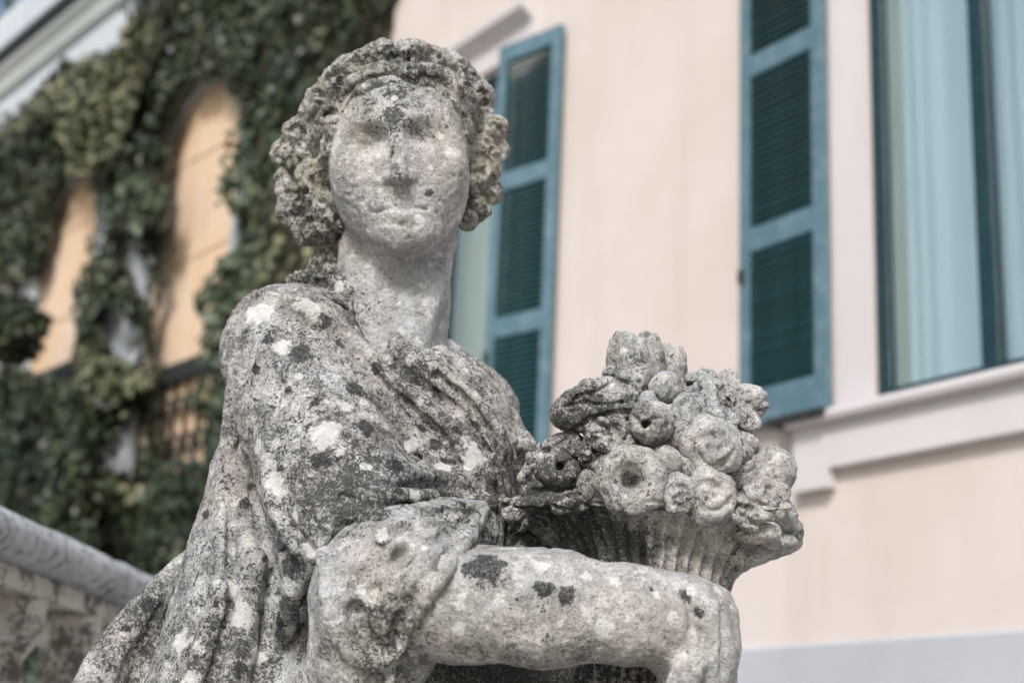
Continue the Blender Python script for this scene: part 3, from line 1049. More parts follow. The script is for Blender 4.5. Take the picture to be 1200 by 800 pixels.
PARTS = []                                        # name, P, Q, olive, grime offset, parent key
def erode(P, Q, a1=.0016, a2=.0009, pit=.0012):
    """weathered surface: soft wear, coarse grain and small pits"""
    N = normals(P, Q)
    w = a1 * fbm(P * 38, 3) + a2 * fbm(P * 150 + 5, 2)
    pt = vnoise(P * 120 + 40)
    w -= pit * np.clip(pt - .45, 0, 1) * 4
    return P + N * w[:, None]
def part(name, fld, olive=0.1, grime=0.0, parent=None, er=(.0016, .0009, .0012)):
    P, Q = fld.mesh()
    P = erode(P, Q, *er)
    PARTS.append([name, P, Q, olive, grime, parent])
    return len(PARTS) - 1

# ---- head, neck, arm and hand: one body
f = Field(V(340, 320, -.16) * [1, 1, 0] + [0, 0, V(0, 420)[2]], V(600, 60, .16), .0021)
f = Field([V(350, 300)[0], D0 - .14, V(0, 470)[2]], [V(600, 300)[0], D0 + .34, V(0, 45, .15)[2]], .0021)
E_ = lambda c, r, **kw: f.ell(V(*c), np.array(r) * S, **kw)
E_((466, 158, .0), (93, 108, 100))                             # skull
E_((467, 195, -.038), (82, 78, 94), k=.02)                     # face mass (r: x, depth, up)
E_((473, 238, -.045), (69, 60, 60), k=.03)                     # jaw
E_((475, 273, -.080), (36, 26, 26), k=.03)                     # chin
E_((425, 206, -.078), (31, 26, 32), k=.025)                    # cheeks
E_((515, 200, -.078), (31, 26, 32), k=.025)
E_((470, 120, -.060), (66, 40, 34), k=.03)                     # forehead
f.ell(V(430, 162, -.127), np.array((25, 18, 13)) * S, k=.020, sub=True)         # eye sockets
f.ell(V(501, 155, -.127), np.array((25, 18, 13)) * S, k=.020, sub=True)
f.tube([V(402, 157, -.070), V(422, 141, -.101), V(440, 138, -.112), V(455, 144, -.114)], [8 * S, 9 * S, 8 * S, 7 * S], k=.010)   # brows
f.tube([V(476, 141, -.114), V(490, 133, -.112), V(508, 133, -.101), V(530, 146, -.072)], [7 * S, 8 * S, 9 * S, 8 * S], k=.010)
E_((430, 165, -.091), (18, 17, 11), k=.003)                    # worn eyeballs
E_((501, 158, -.091), (18, 17, 11), k=.003)
f.tube([V(407, 166, -.088), V(418, 157, -.103), V(432, 154, -.109), V(450, 166, -.101)], [3.2 * S, 4 * S, 4 * S, 3 * S], k=.003)      # upper lids
f.tube([V(481, 159, -.101), V(499, 147, -.109), V(512, 150, -.103), V(524, 159, -.088)], [3 * S, 4 * S, 4 * S, 3.2 * S], k=.003)
f.tube([V(412, 172, -.090), V(430, 177, -.104), V(448, 171, -.099)], [3 * S, 3.4 * S, 3 * S], k=.004)        # lower lids
f.tube([V(483, 164, -.099), V(501, 170, -.104), V(519, 164, -.090)], [3 * S, 3.4 * S, 3 * S], k=.004)
f.tube([V(463, 132, -.113), V(464, 152, -.122), V(466, 184, -.136), V(468, 205, -.142)], [7 * S, 6.5 * S, 8 * S, 10.5 * S], k=.008)   # nose
E_((454.5, 209, -.122), (8.5, 11, 7.5), k=.006)
E_((482, 208, -.122), (8.5, 11, 7.5), k=.006)
f.ell(V(460, 218, -.131), np.array((3.6, 6, 3)) * S, k=.003, sub=True)
f.ell(V(476.5, 217, -.131), np.array((3.6, 6, 3)) * S, k=.003, sub=True)
E_((470, 238, -.084), (36, 20, 24), k=.025)                     # muzzle
f.tube([V(446, 245, -.099), V(460, 236, -.113), V(470, 238, -.115), V(480, 235, -.113), V(495, 242, -.099)], [3.2 * S, 6 * S, 5.5 * S, 6 * S, 3.2 * S], k=.004)
f.tube([V(451, 251, -.101), V(471, 254, -.113), V(490, 249, -.101)], [4.5 * S, 8 * S, 4.5 * S], k=.005)
f.tube([V(441, 249, -.106), V(458, 244.5, -.118), V(471, 246, -.121), V(484, 243.5, -.118), V(500, 246, -.106)], [1.6 * S, 2.2 * S, 2.2 * S, 2.2 * S, 1.6 * S], k=.004, sub=True)
f.cone(V(466, 262, .028), V(462, 345, .040), 63 * S, 61 * S, k=.012)            # neck
f.cone(V(462, 345, .040), V(455, 440, .050), 61 * S, 74 * S, k=.03)
f.tube([V(520, 285, .01), V(506, 345, -.012), V(488, 405, -.022)], [12 * S, 11 * S, 9 * S], k=.03)      # neck muscles
f.tube([V(412, 290, .01), V(420, 350, -.005), V(450, 410, -.02)], [12 * S, 11 * S, 9 * S], k=.03)
HEAD = f
HSURF = {}
b_head = part('body', f, .06, -.10, None, (.0007, .0007, .0011))

# ---- hair
f = Field([V(300, 200)[0], D0 - .12, V(0, 350)[2]], [V(625, 200)[0], D0 + .36, V(0, 35, .15)[2]], .0023)
E_ = lambda c, r, **kw: f.ell(V(*c), np.array(r) * S, **kw)
E_((460, 165, .045), (112, 105, 104))
E_((462, 120, .02), (98, 98, 66), k=.02)
E_((462, 250, .10), (70, 55, 60), k=.02)
# keep the face free
f.ell(V(467, 205, -.10), np.array((84, 92, 112)) * S, k=.012, sub=True)
f.ell(V(467, 118, -.06), np.array((40, 50, 12)) * S, k=.01, sub=True)
def hd(px, py, lift=0.0):
    """front depth of head or hair mass at a pixel"""
    q = [d for d in (HEAD.surf(px, py), f.surf(px, py)) if d is not None]
    return (min(q) if q else .03) - lift
def strand(pts, r, lift=.0):
    f.tube([V(x, y, hd(x, y, lift)) for x, y in pts], [q * S for q in np.linspace(r[0], r[1], len(pts))], k=.006)
for pts, r in (
    ([(466, 66), (440, 70), (412, 80), (388, 100), (368, 128), (350, 158)], (13, 17)),
    ([(464, 82), (440, 86), (414, 98), (394, 120), (382, 146), (370, 172), (360, 196)], (12, 17)),
    ([(462, 98), (436, 104), (412, 118), (396, 140), (388, 170), (384, 200), (388, 232)], (10, 13)),
    ([(472, 62), (496, 66), (522, 72), (546, 88), (562, 112)], (13, 16)),
    ([(472, 80), (498, 84), (522, 94), (542, 112), (556, 134), (566, 158)], (12, 15)),
    ([(474, 97), (500, 101), (522, 112), (538, 132), (546, 160), (550, 190)], (10, 11)),
    ([(450, 58), (420, 70), (396, 86)], (12, 14)), ([(482, 58), (510, 64), (536, 80)], (11, 13))):
    strand(pts, r, -.004 if pts[0][1] < 90 else -.0095)
CURLS = ((332, 178, .03, 17), (346, 156, .02, 19), (352, 184, .0, 20), (340, 222, .03, 19), (346, 246, .03, 22), (366, 268, .02, 23),
                   (376, 240, -.01, 24), (368, 208, -.015, 24), (388, 280, .02, 20), (329, 208, .04, 11), (358, 228, -.01, 18), (384, 258, -.012, 18),
                   (576, 152, .01, 21), (580, 176, .015, 18), (566, 198, .0, 22), (574, 226, .02, 16), (560, 244, .01, 17), (548, 258, .0, 12),
                   (560, 172, -.01, 18), (556, 216, -.01, 15), (562, 112, .01, 17), (566, 130, .02, 12), (550, 94, .01, 15), (462, 63, .03, 13), (484, 64, .03, 12),
                   (508, 68, .03, 13), (410, 76, .02, 15), (436, 68, .03, 12), (372, 118, .02, 17), (390, 92, .02, 15), (536, 82, .03, 13),
                   (384, 302, .035, 20), (372, 318, .035, 17), (352, 326, .03, 13), (392, 326, .03, 18), (376, 334, .02, 14), (340, 331, .03, 8))
for x, y, d, r in CURLS:
    f.ell(V(x, y, d), np.array((1, 1, .95)) * r * S, k=.006)
# loose locks breaking up the crown
rc = np.random.default_rng(21)
top = []
for _ in range(44):
    x, y = rc.uniform(372, 560), rc.uniform(58, 112)
    if ((x - 466) / 108) ** 2 + ((y - 165) / 108) ** 2 > 1.0 or (abs(x - 468) < 66 and y > 86):
        continue
    r = rc.uniform(7, 13)
    top.append((x, y, hd(x, y, -.002), r))
    f.ell(V(*top[-1][:3]), np.array((rc.uniform(.9, 1.4), 1, rc.uniform(.8, 1.1))) * r * S, k=.005)
CURLS = CURLS + tuple(top)
# a carved swirl on each curl, grooves between the locks, a few drilled holes
rr = np.random.default_rng(5)
for x, y, d, r in CURLS:
    if r < 9:
        continue
    a0, sgn = rr.uniform(0, math.tau), rr.choice([-1, 1])
    pts = []
    for t in np.linspace(0, 1, 7):
        q = r * (.18 + .62 * t)
        xx, yy = x + q * math.cos(a0 + sgn * 4.6 * t), y + q * math.sin(a0 + sgn * 4.6 * t)
        if f.surf(xx, yy) is not None:
            pts.append((xx, yy))
    if len(pts) > 3:
        f.ridge(pts, np.linspace(.13, .20, len(pts)) * r, 1.5, k=.004, sub=True)
for pts in ([(468, 74), (440, 78), (414, 88), (390, 110), (372, 140), (356, 176)], [(466, 90), (438, 95), (412, 108), (394, 132), (384, 164), (378, 200), (384, 230)],
            [(470, 71), (500, 75), (526, 84), (548, 102), (562, 130)], [(474, 89), (502, 93), (524, 104), (542, 124), (554, 152), (560, 184)],
            [(360, 170), (352, 200), (362, 222), (356, 250)], [(372, 190), (366, 226), (374, 256), (392, 276)], [(566, 140), (560, 166), (570, 188), (562, 212), (566, 236)],
            [(340, 166), (336, 196), (350, 212)], [(346, 236), (364, 250), (380, 246)], [(420, 72), (404, 96), (398, 118)], [(512, 70), (530, 92), (536, 116)]):
    jit = [(x + rr.normal(0, 3), y + rr.normal(0, 3)) for x, y in pts]
    f.ridge(jit, rr.uniform(2.4, 3.8), 1.5, k=.004, sub=True)
for _ in range(75):
    a = rr.uniform(0, math.tau)
    q = rr.uniform(.55, 1.02)
    x, y = 460 + 128 * q * math.cos(a), 168 + 112 * q * math.sin(a)
    d = f.surf(x, y)
    if d is None:
        continue
    dh = HEAD.surf(x, y)
    if dh is not None and dh < d:
        continue
    s = rr.uniform(1.8, 4.6)
    f.ell(V(x, y, d), np.array((s * rr.uniform(.7, 1.5), 2.6 * s, s * rr.uniform(.7, 1.5))) * S, k=.004, sub=True)
part('hair', f, .60, .17, None, (.0034, .0016, .0014))

# ---- robe: shoulders, chest, back
f = Field([V(190, 500)[0], D0 - .34, V(0, 930, -.2)[2]], [V(690, 400)[0], D0 + .28, V(0, 300, .1)[2]], .0027)
E_ = lambda c, r, **kw: f.ell(V(*c), np.array(r) * S, **kw)
E_((340, 408, -.03), (74, 74, 74))                                    # near shoulder
f.cone(V(338, 420, -.05), V(420, 640, -.17), 72 * S, 84 * S, k=.03)   # upper arm under cloth
f.cone(V(395, 388, .02), V(330, 398, .0), 50 * S, 52 * S, k=.03)      # slope to the neck
E_((470, 545, .03), (140, 105, 150), k=.04)                           # chest
E_((538, 560, -.035), (58, 56, 66), k=.03)                            # breast
f.cone(V(545, 480, .10), V(585, 590, .09), 52 * S, 60 * S, k=.03)     # far shoulder
f.cone(V(500, 425, .07), V(560, 480, .10), 36 * S, 46 * S, k=.03)
f.cone(V(340, 440, .05), V(308, 780, .08), 70 * S, 90 * S, k=.04)     # back drapery
f.cone(V(300, 560, .0), V(265, 880, -.02), 52 * S, 105 * S, k=.03)
E_((520, 780, .03), (185, 120, 190), k=.05)                           # belly
f.cone(V(480, 640, -.05), V(470, 930, -.05), 90 * S, 130 * S, k=.04)
# opening of the garment at the neck
E_((474, 350, -.03), (54, 66, 78), k=.012, sub=True)
# rolled borders of the neckline
f.ridge([(394, 330), (416, 352), (440, 378), (478, 414), (520, 446), (556, 478), (584, 530)], [10, 11, 11, 11, 10, 9, 8], 0)
f.ridge([(378, 362), (412, 398), (450, 438), (494, 474), (530, 506), (560, 550)], [8, 10, 11, 10, 9, 7], 0, k=.008)
f.ridge([(404, 424), (440, 460), (476, 500), (505, 540)], [5, 8, 8, 5], 1, k=.012)
f.ridge([(523, 408, .05), (552, 436, .045), (585, 476, .030), (617, 522, .012)], [12, 13, 12, 11], 0)
f.ridge([(514, 430), (545, 458), (578, 500), (604, 556)], [9, 10, 10, 9], 0)
f.ridge([(506, 446), (540, 478), (568, 516), (590, 565), (600, 605)], [6, 8, 8, 8, 7], 1)
for g, r in (([(384, 348), (424, 387), (462, 426), (508, 460), (542, 486), (570, 530)], 5),
             ([(386, 384), (420, 418), (456, 456), (500, 492), (530, 530)], 4),
             ([(530, 426), (562, 458), (594, 504), (612, 548)], 5),
             ([(512, 440), (546, 470), (574, 508), (594, 560), (606, 610)], 4.5),
             ([(424, 462), (462, 500), (492, 545)], 2.5),
             ([(556, 500), (576, 545), (586, 590)], 3)):
    f.ridge(g, r * 1.2, 2.0, k=.005, sub=True)
# long folds falling from the shoulder and across the back
for pts, r in (([(302, 350), (284, 400), (274, 470), (266, 560), (258, 650), (250, 700)], [7, 10, 11, 11, 9, 5]),
               ([(318, 384), (296, 460), (286, 560), (292, 650)], [5, 9, 11, 9]),
               ([(340, 430), (318, 510), (320, 580), (352, 645)], [4, 9, 11, 9]),
               ([(362, 470), (350, 540), (360, 600), (392, 640)], [4, 8, 9, 8]),
               ([(298, 655), (286, 730), (262, 840)], 13), ([(344, 690), (332, 760), (312, 860)], 12),
               ([(262, 690), (238, 760), (208, 860)], 12),
               ([(412, 562), (470, 582), (525, 584), (575, 590)], [6, 9, 9, 8]), ([(420, 520), (470, 548), (522, 560), (575, 560)], [5, 8, 8, 6]),
               ([(400, 600), (440, 606), (480, 600)], [7, 9, 7]), ([(300, 345), (340, 352), (380, 372), (410, 410)], [6, 7, 7, 5])):
    f.ridge(pts, r, 0, k=.008)
for pts, r in (([(290, 390), (284, 450), (278, 530), (272, 610), (270, 700)], 4.5), ([(306, 420), (294, 500), (300, 590), (336, 650)], 5),
               ([(328, 450), (314, 530), (330, 600), (368, 646)], 4.5), ([(350, 490), (346, 560), (372, 620)], 4),
               ([(412, 618), (384, 650), (366, 690), (362, 740), (370, 800)], 7), ([(318, 672), (308, 750), (288, 850)], 4),
               ([(278, 680), (258, 760), (232, 850)], 4), ([(400, 540), (450, 566), (500, 572), (560, 576)], 4),
               ([(400, 582), (450, 594), (500, 592), (560, 600)], 4), ([(600, 600), (596, 660)], 6),
               ([(440, 500), (490, 536), (540, 545)], 3), ([(330, 362), (372, 386), (398, 424)], 3)):
    f.ridge(pts, np.asarray(r) * 1.25, 2.0, k=.006, sub=True)
part('robe', f, .12, .22)

# ---- forearm and hand (belongs to the body surface)
f = Field([V(440, 700, -.3)[0], D0 - .42, V(0, 930, -.25)[2]], [V(905, 700)[0], D0 + .02, V(0, 610)[2]], .0024)
A = [V(455, 705, -.215), V(540, 703, -.245), V(640, 712, -.255), V(740, 720, -.255), V(800, 727, -.25)]
ra = [52, 60, 56, 46, 42]
for i in range(4):
    f.cone(A[i], A[i + 1], ra[i] * S * .93, ra[i + 1] * S * .93, k=.03)
f.ell(V(585, 690, -.25), np.array((78, 44, 38)) * S, k=.03)
f.cone(V(800, 727, -.25), V(818, 764, -.235), 38 * S, 35 * S, k=.03)             # wrist turning down
f.cone(V(818, 764, -.235), V(812, 830, -.225), 35 * S, 34 * S, k=.02)            # back of the hand
f.ell(V(818, 718, -.235), np.array((26, 30, 26)) * S, k=.02)
f.ell(V(834, 708, -.215), np.array((15, 26, 17)) * S, k=.02)
f.ell(V(846, 744, -.215), np.array((15, 26, 40)) * S, k=.02)
f.ridge([(790, 684), (806, 706), (812, 740)], 2.2, 1, k=.010, sub=True)
f.ridge([(838, 690), (846, 730), (846, 790)], 2.2, 1, k=.010, sub=True)
f.ridge([(822, 740), (826, 775), (822, 815)], 2.0, 1, k=.009, sub=True)
for i, (x, y, d) in enumerate(((850, 818, -.20), (836, 836, -.235), (815, 846, -.255), (794, 842, -.262))):
    l = (1.0, 1.12, 1.05, .85)[i]
    f.tube([V(x, y - 30, d + .02), V(x, y, d), V(x - 6 * l, y + 34 * l, d - .004), V(x - 20 * l, y + 62 * l, d + .022), V(x - 34 * l, y + 74 * l, d + .05)], np.array([12, 11.5, 10, 9, 8]) * S, k=.005)
f.tube([V(806, 778, -.275), V(792, 818, -.285), V(770, 852, -.275), V(752, 874, -.255)], np.array([15, 14, 12, 9]) * S, k=.012)   # thumb
ARM = f
part('forearm', f, .06, -.12, None, (.0006, .0006, .0009))

# ---- bunched sleeve over the elbow
f = Field([V(345, 600, -.2)[0] - .02, D0 - .45, V(0, 850, -.2)[2]], [V(600, 600)[0], D0 + .02, V(0, 565)[2]], .0024)
E_ = lambda c, r, **kw: f.ell(V(*c), np.array(r) * S, **kw)
E_((446, 706, -.215), (71, 72, 86))
f.cone(V(490, 640, -.20), V(555, 622, -.165), 46 * S, 28 * S, k=.03)
f.cone(V(440, 640, -.19), V(500, 620, -.185), 48 * S, 42 * S, k=.03)
E_((428, 780, -.20), (56, 60, 48), k=.03)
hem = [(566, 598), (552, 622), (524, 664), (494, 704), (468, 748), (450, 800)]
hd_ = [min([d for d in (ARM.surf(*q), f.surf(*q)) if d is not None] or [-.17]) for q in hem]
f.tube([V(x - 26, y - 8, d + .010) for (x, y), d in zip(hem, hd_)], np.array([8, 14, 16, 16, 14, 12]) * S, k=.016)
f.tube([V(x, y, d - .004) for (x, y), d in zip(hem, hd_)], np.array([8, 8.5, 9, 10, 9, 9]) * S, k=.005)
f.ridge([(470, 604), (520, 594), (562, 590)], [9, 9, 8], 0)
f.ridge([(446, 626), (500, 608), (552, 602)], [9, 9, 8], 1)
f.ridge([(422, 662), (466, 640), (528, 616)], [9, 11, 8], 2)
f.ridge([(392, 700), (402, 748), (440, 776), (486, 772)], [9, 12, 12, 8], 1)
f.ridge([(380, 650), (384, 700), (382, 760)], [8, 8, 7], 3)
for pts, r in (([(466, 652), (498, 636), (532, 622)], 6), ([(440, 690), (470, 668), (500, 645)], 3),
               ([(416, 716), (428, 746), (452, 756), (472, 746)], 9), ([(436, 802), (464, 784), (500, 772)], 6),
               ([(484, 606), (530, 600), (560, 602)], 4), ([(460, 622), (500, 616), (545, 612)], 3.5), ([(540, 628), (508, 672), (478, 712), (458, 742)], 4)):
    f.ridge(pts, np.asarray(r) * 1.1, 1.5, k=.006, sub=True)
part('sleeve', f, .14, -.04)

# ---- cloak flap at the lower left
f = Field([V(10, 800)[0], D0 - .2, V(0, 960, -.2)[2]], [V(330, 600)[0], D0 + .2, V(0, 620)[2]], .0029)
f.tube([V(240, 640, .055), V(214, 668, .05), V(172, 716, .035), V(134, 768, .02), V(112, 820, .0), V(96, 930, -.02)], np.array([10, 16, 22, 25, 28, 32]) * S, k=.01)
f.cone(V(232, 668, .08), V(180, 870, .06), 24 * S, 64 * S, k=.012)
f.ridge([(222, 690), (190, 745), (164, 800), (150, 900)], [5, 6, 7, 8], -1, k=.010, sub=True)
f.ridge([(196, 700), (160, 760), (138, 810)], [3, 4, 4], -1, k=.008, sub=True)
part('cloak', f, .15, .22)

# ---- fluted basket
axa, axb = V(768, 596, -.07), V(750, 930, -.10)
AXD = (axa - axb) / np.linalg.norm(axa - axb)
ex = np.cross(AXD, [0, 1, 0]); ex /= np.linalg.norm(ex)
ey = np.cross(AXD, ex)
f = Field([V(575, 700)[0], D0 - .36, V(0, 935, -.2)[2]], [V(965, 700)[0], D0 + .22, V(0, 575)[2]], .0024)
LEN = np.linalg.norm(axa - axb)
prh = np.array([0.0, .30, .50, .70, .765, .823, .87, .915, .96, 1.0])
prr = np.array([60, 70, 76, 82, 88, 100, 121, 145, 158, 160]) * S
def basket_fn(X, Y, Z):
    x, y, z = X - axb[0], Y - axb[1], Z - axb[2]
    hgt = (x * AXD[0] + y * AXD[1] + z * AXD[2]) / LEN
    u = x * ex[0] + y * ex[1] + z * ex[2]
    v = x * ey[0] + y * ey[1] + z * ey[2]
    rad = np.sqrt(u * u + v * v)
    th = np.arctan2(v, u)
    rr_ = np.interp(hgt, prh, prr)
    fl = np.abs(np.sin(th * 20 + 2 * hgt)) * .011 - .006 + .006 * np.sin(th * 5 + 2) * np.clip(hgt * 3 - 1.6, 0, 1)
    d = np.maximum(rad - rr_ - fl, (hgt - .95) * LEN)
    return np.maximum(d, -hgt * LEN).astype(np.float32) * .8
f.comb(basket_fn, f.lo, f.lo + f.n * f.h, .001)
f.tube([V(868, 655, -.13), V(905, 643, -.11), V(932, 634, -.09)], np.array([10, 12, 9]) * S, k=.012)
f.ell(V(762, 566, -.06), np.array((140, 132, 48)) * S, k=.012)
f.ell(V(765, 530, -.062), np.array((120, 126, 82)) * S, k=.02)
part('basket', f, .22, .02)

# ---- flowers, fruit and leaves heaped in the basket
S0, S = S, S * .92                                # they stand nearer than the neck
def small(c, rpx, pad=1.6):
    c = np.asarray(c)
    r = rpx * S * pad
    return Field(c - r, c + r, .0019)
def toward(px, py, d):
    """unit vector out of the heap at this spot: rows of axes (right, depth, out) for a flower facing outward"""
    o = V(px, py, d) - V(765, 610, -.05)
    o = o / np.linalg.norm(o) + np.array([0, -.75, .1])
    o /= np.linalg.norm(o)
    a = np.cross(o, [0.1, 0, 1.0]); a /= np.linalg.norm(a)
    return np.array([a, np.cross(o, a), o])
def dome(px, py, base=-.05, r=158, h=210):
    q = 1 - ((px - 768) / r) ** 2 - ((610 - py) / h) ** 2
    return base - r * S * math.sqrt(max(q, .02)) * .93

def ball(px, py, r, d=None, slit=False, name='fruit', sq=(1, 1, 1)):
    d = dome(px, py) if d is None else d
    c = V(px, py, d)
    f = small(c, r)
    f.ell(c, np.array(sq) * r * S)
    q = np.random.default_rng(int(px * 7 + py))
    ox, oy = px + q.uniform(-.3, .3) * r, py - q.uniform(-.1, .45) * r
    for k in range(3 if slit else (1 if r > 22 else 0)):
        a0 = q.uniform(0, math.tau) if not slit else 1.3 + k * 2.1
        ln = q.uniform(.5, .9)
        pts = [(ox + t * r * math.cos(a0 + .5 * t), oy + t * r * math.sin(a0 + .5 * t)) for t in np.linspace(.05, ln, 5)]
        pts = [u for u in pts if f.surf(*u) is not None]
        if len(pts) > 2:
            f.ridge(pts, np.maximum(np.linspace(.16 if slit else .11, .06, len(pts)) * r, 1.8), 1.2, k=.003, sub=True)
    if slit:
        d1 = f.surf(ox, oy)
        if d1 is not None:
            f.ell(V(ox, oy, d1), np.array((.12, .30, .24)) * r * S, k=.006, sub=True)
    part(name, f, .10, .06)

def ring_flower(px, py, r, d=None, hole=.30, tilt=None):
    d = dome(px, py) if d is None else d
    c = V(px, py, d)
    m = toward(px, py, d) if tilt is None else tilt
    f = small(c, r)
    for k in range(8):
        a = math.tau * k / 8 + .3
        p = c + (m[0] * math.cos(a) + m[1] * math.sin(a)) * r * S * .60
        f.ell(p, np.array((.40, .40, .36)) * r * S, k=.008, rot=m)
    f.ell(c - m[2] * r * S * .25, np.array((.8, .8, .36)) * r * S, k=.01, rot=m)
    f.ell(c + m[2] * r * S * .45, np.array((hole * 1.5, hole * 1.5, .40)) * r * S, k=.010, sub=True, rot=m)
    f.ell(c + m[2] * r * S * .20, np.array((hole, hole, .60)) * r * S, k=.004, sub=True, rot=m)
    part('flower', f, .08, .05)

def rose(px, py, r, d=None, turns=2.2):
    d = dome(px, py) if d is None else d
    c = V(px, py, d)
    m = toward(px, py, d)
    f = small(c, r)
    for k in range(5):
        a = math.tau * k / 5
        f.ell(c + (m[0] * math.cos(a) + m[1] * math.sin(a)) * r * S * .55 - m[2] * r * S * .12, np.array((.48, .48, .42)) * r * S, k=.005, rot=m)
    f.ell(c, np.array((.86, .86, .60)) * r * S, k=.004, rot=m)
    f.ell(c + m[2] * r * S * .60, np.array((.48, .48, .22)) * r * S, k=.006, rot=m, sub=True)
    for turn in range(1):
        pts = []
        for t in np.linspace(0, 1, 22):
            a = 2.2 - 8.2 * t + .25 * math.sin(9 * t + px)
            q = r * (.12 + .60 * t + .07 * math.sin(11 * t + py))
            u = (px + q * math.cos(a), py + q * .95 * math.sin(a))
            if f.surf(*u) is not None:
                pts.append(u)
        f.ridge(pts, (.08 + .05 * np.sin(np.arange(len(pts)) * 1.7)) * r, 1.0, k=.006, sub=True)
    part('flower', f, .06, .04)

def star(px, py, r, d=None, n=6, rot=0.0):
    """open flower with broad separate petals round a drilled heart"""
    d = dome(px, py) if d is None else d
    c = V(px, py, d)
    m = toward(px, py, d)
    f = small(c, r, 1.7)
    for k in range(n):
        a = math.tau * k / n + rot
        u = m[0] * math.cos(a) + m[1] * math.sin(a)
        w = np.cross(m[2], u)
        dr = u + m[2] * (.10 + .22 * (k % 2))
        dr = dr / np.linalg.norm(dr)
        nn = np.cross(dr, w)
        f.ell(c + dr * r * S * .58, np.array((.52, .36, .20)) * r * S, k=.004, rot=np.array([dr, w, nn]))
        f.cone(c + dr * r * S * .4 + m[2] * r * S * .24, c + dr * r * S * 1.0 + m[2] * r * S * .24, .05 * r * S, .03 * r * S, k=.007, sub=True)
    f.ell(c, np.array((.5, .5, .30)) * r * S, k=.006, rot=m)
    f.ell(c + m[2] * r * S * .34, np.array((.34, .34, .34)) * r * S, k=.005, sub=True, rot=m)
    for k in range(5):
        a = math.tau * k / 5 + .5
        f.ell(c + (m[0] * math.cos(a) + m[1] * math.sin(a)) * r * S * .16 + m[2] * r * S * .14, np.array((1, 1, 1)) * .10 * r * S, k=.002)
    part('flower', f, .15, .10)

def bud(px, py, rx, rz, d, petals=6, lean=0.0):
    """closed bud of broad upright petals with a broken top"""
    c = V(px, py, d)
    f = small(c, max(rx, rz), 1.5)
    q = np.random.default_rng(int(px))
    f.ell(c - np.array([0, 0, .15 * rz * S]), np.array((rx * .90, rx * .9, rz * .88)) * S)
    for k in range(petals):
        a = math.tau * k / petals - 1.2
        o = np.array([math.cos(a), math.sin(a), 0]) * rx * S
        t = .50 + .40 * q.random()
        rt = np.array([[math.cos(a), math.sin(a), 0], [-math.sin(a), math.cos(a), 0], [0, 0, 1.0]])
        f.ell(c + o * .50 + np.array([lean * S * .5, 0, (t - .62) * rz * S]), np.array((.42 * rx, .52 * rx, .78 * rz)) * S, k=.0035, rot=rt)
    f.ell(c + np.array([lean * S, 0, 1.0 * rz * S]), np.array((.5 * rx, .5 * rx, .40 * rz)) * S, k=.006, sub=True)
    part('bud', f, .18, .10)

def cluster(px, py, w, h, d, n, r, seed, name='berry_cluster', ol=.12):
    q = np.random.default_rng(seed)
    c = V(px, py, d)
    f = Field(c - np.array([w + 2 * r, w + 2 * r, h + 2 * r]) * S, c + np.array([w + 2 * r, w + 2 * r, h + 2 * r]) * S, .0019)
    f.ell(c + np.array([0, .3 * w * S, 0]), np.array((w * .9, w * .6, h * .85)) * S)
    for _ in range(n):
        a, b = q.uniform(-1, 1), q.uniform(-1, 1)
        if a * a + b * b > 1:
            continue
        dd = -.35 * w * math.sqrt(max(0, 1 - a * a - b * b))
        p = c + np.array([a * w, dd, b * h]) * S
        s = r * q.uniform(.6, 1.25)
        e = q.normal(size=3) * .7
        f.cone(p, p + e * s * S, s * S * .8, s * S * .5, k=.003)
        f.ell(p + np.array([0, -s * S * .9, 0]) + e * s * S * .5, np.array((.3, .5, .3)) * s * S, k=.003, sub=True)
    part(name, f, ol, .12)

def leafy(px, py, w, h, d, ang, layers=3, seed=0):
    """crumpled leaf or side-on bloom: a lobed mass cut by long wavy crevices"""
    q = np.random.default_rng(seed)
    c = V(px, py, d)
    f = Field(c - np.array([w * 1.3, w * 1.0, w * 1.0]) * S, c + np.array([w * 1.3, w * 1.0, w * 1.0]) * S, .0019)
    ca, sa = math.cos(ang), math.sin(ang)
    rt = np.array([[ca, 0, sa], [0, 1, 0], [-sa, 0, ca]])
    f.ell(c, np.array((w * .86, w * .58, h * .80)) * S, rot=rt)
    for _ in range(9):
        a = q.uniform(-.9, .9)
        b = q.uniform(-.75, .75) * math.sqrt(1 - a * a)
        p = np.array([a * w * ca - b * h * sa, -w * .42 * math.sqrt(max(.05, 1 - a * a - b * b)), a * w * sa + b * h * ca])
        f.ell(c + p * S, np.array((q.uniform(.22, .42) * w, q.uniform(.18, .3) * w, q.uniform(.22, .40) * h)) * S, k=.005, rot=rt)
    for l in range(layers):
        b = (l + .5) / layers * 1.5 - .75 + q.uniform(-.1, .1)
        pts = []
        for a in np.linspace(-.85, .85, 6):
            bb = b + .16 * math.sin(3 * a + l * 2 + seed)
            x, y = px + a * w * ca - bb * h * sa, py - (a * w * sa + bb * h * ca)
            if f.surf(x, y) is not None:
                pts.append((x, y))
        if len(pts) > 2:
            f.ridge(pts, [q.uniform(1.8, 4.0) for _ in pts], 1.5, k=.003, sub=True)
    for _ in range(6):
        x, y = px + q.uniform(-.7, .7) * w, py + q.uniform(-.6, .6) * h
        d1 = f.surf(x, y)
        if d1 is not None and _ < 2:
            f.ell(V(x, y, d1), np.array((q.uniform(2, 4.5), 6, q.uniform(1, 2.5))) * S, k=.004, sub=True)
    part('leaf', f, .15, .14)

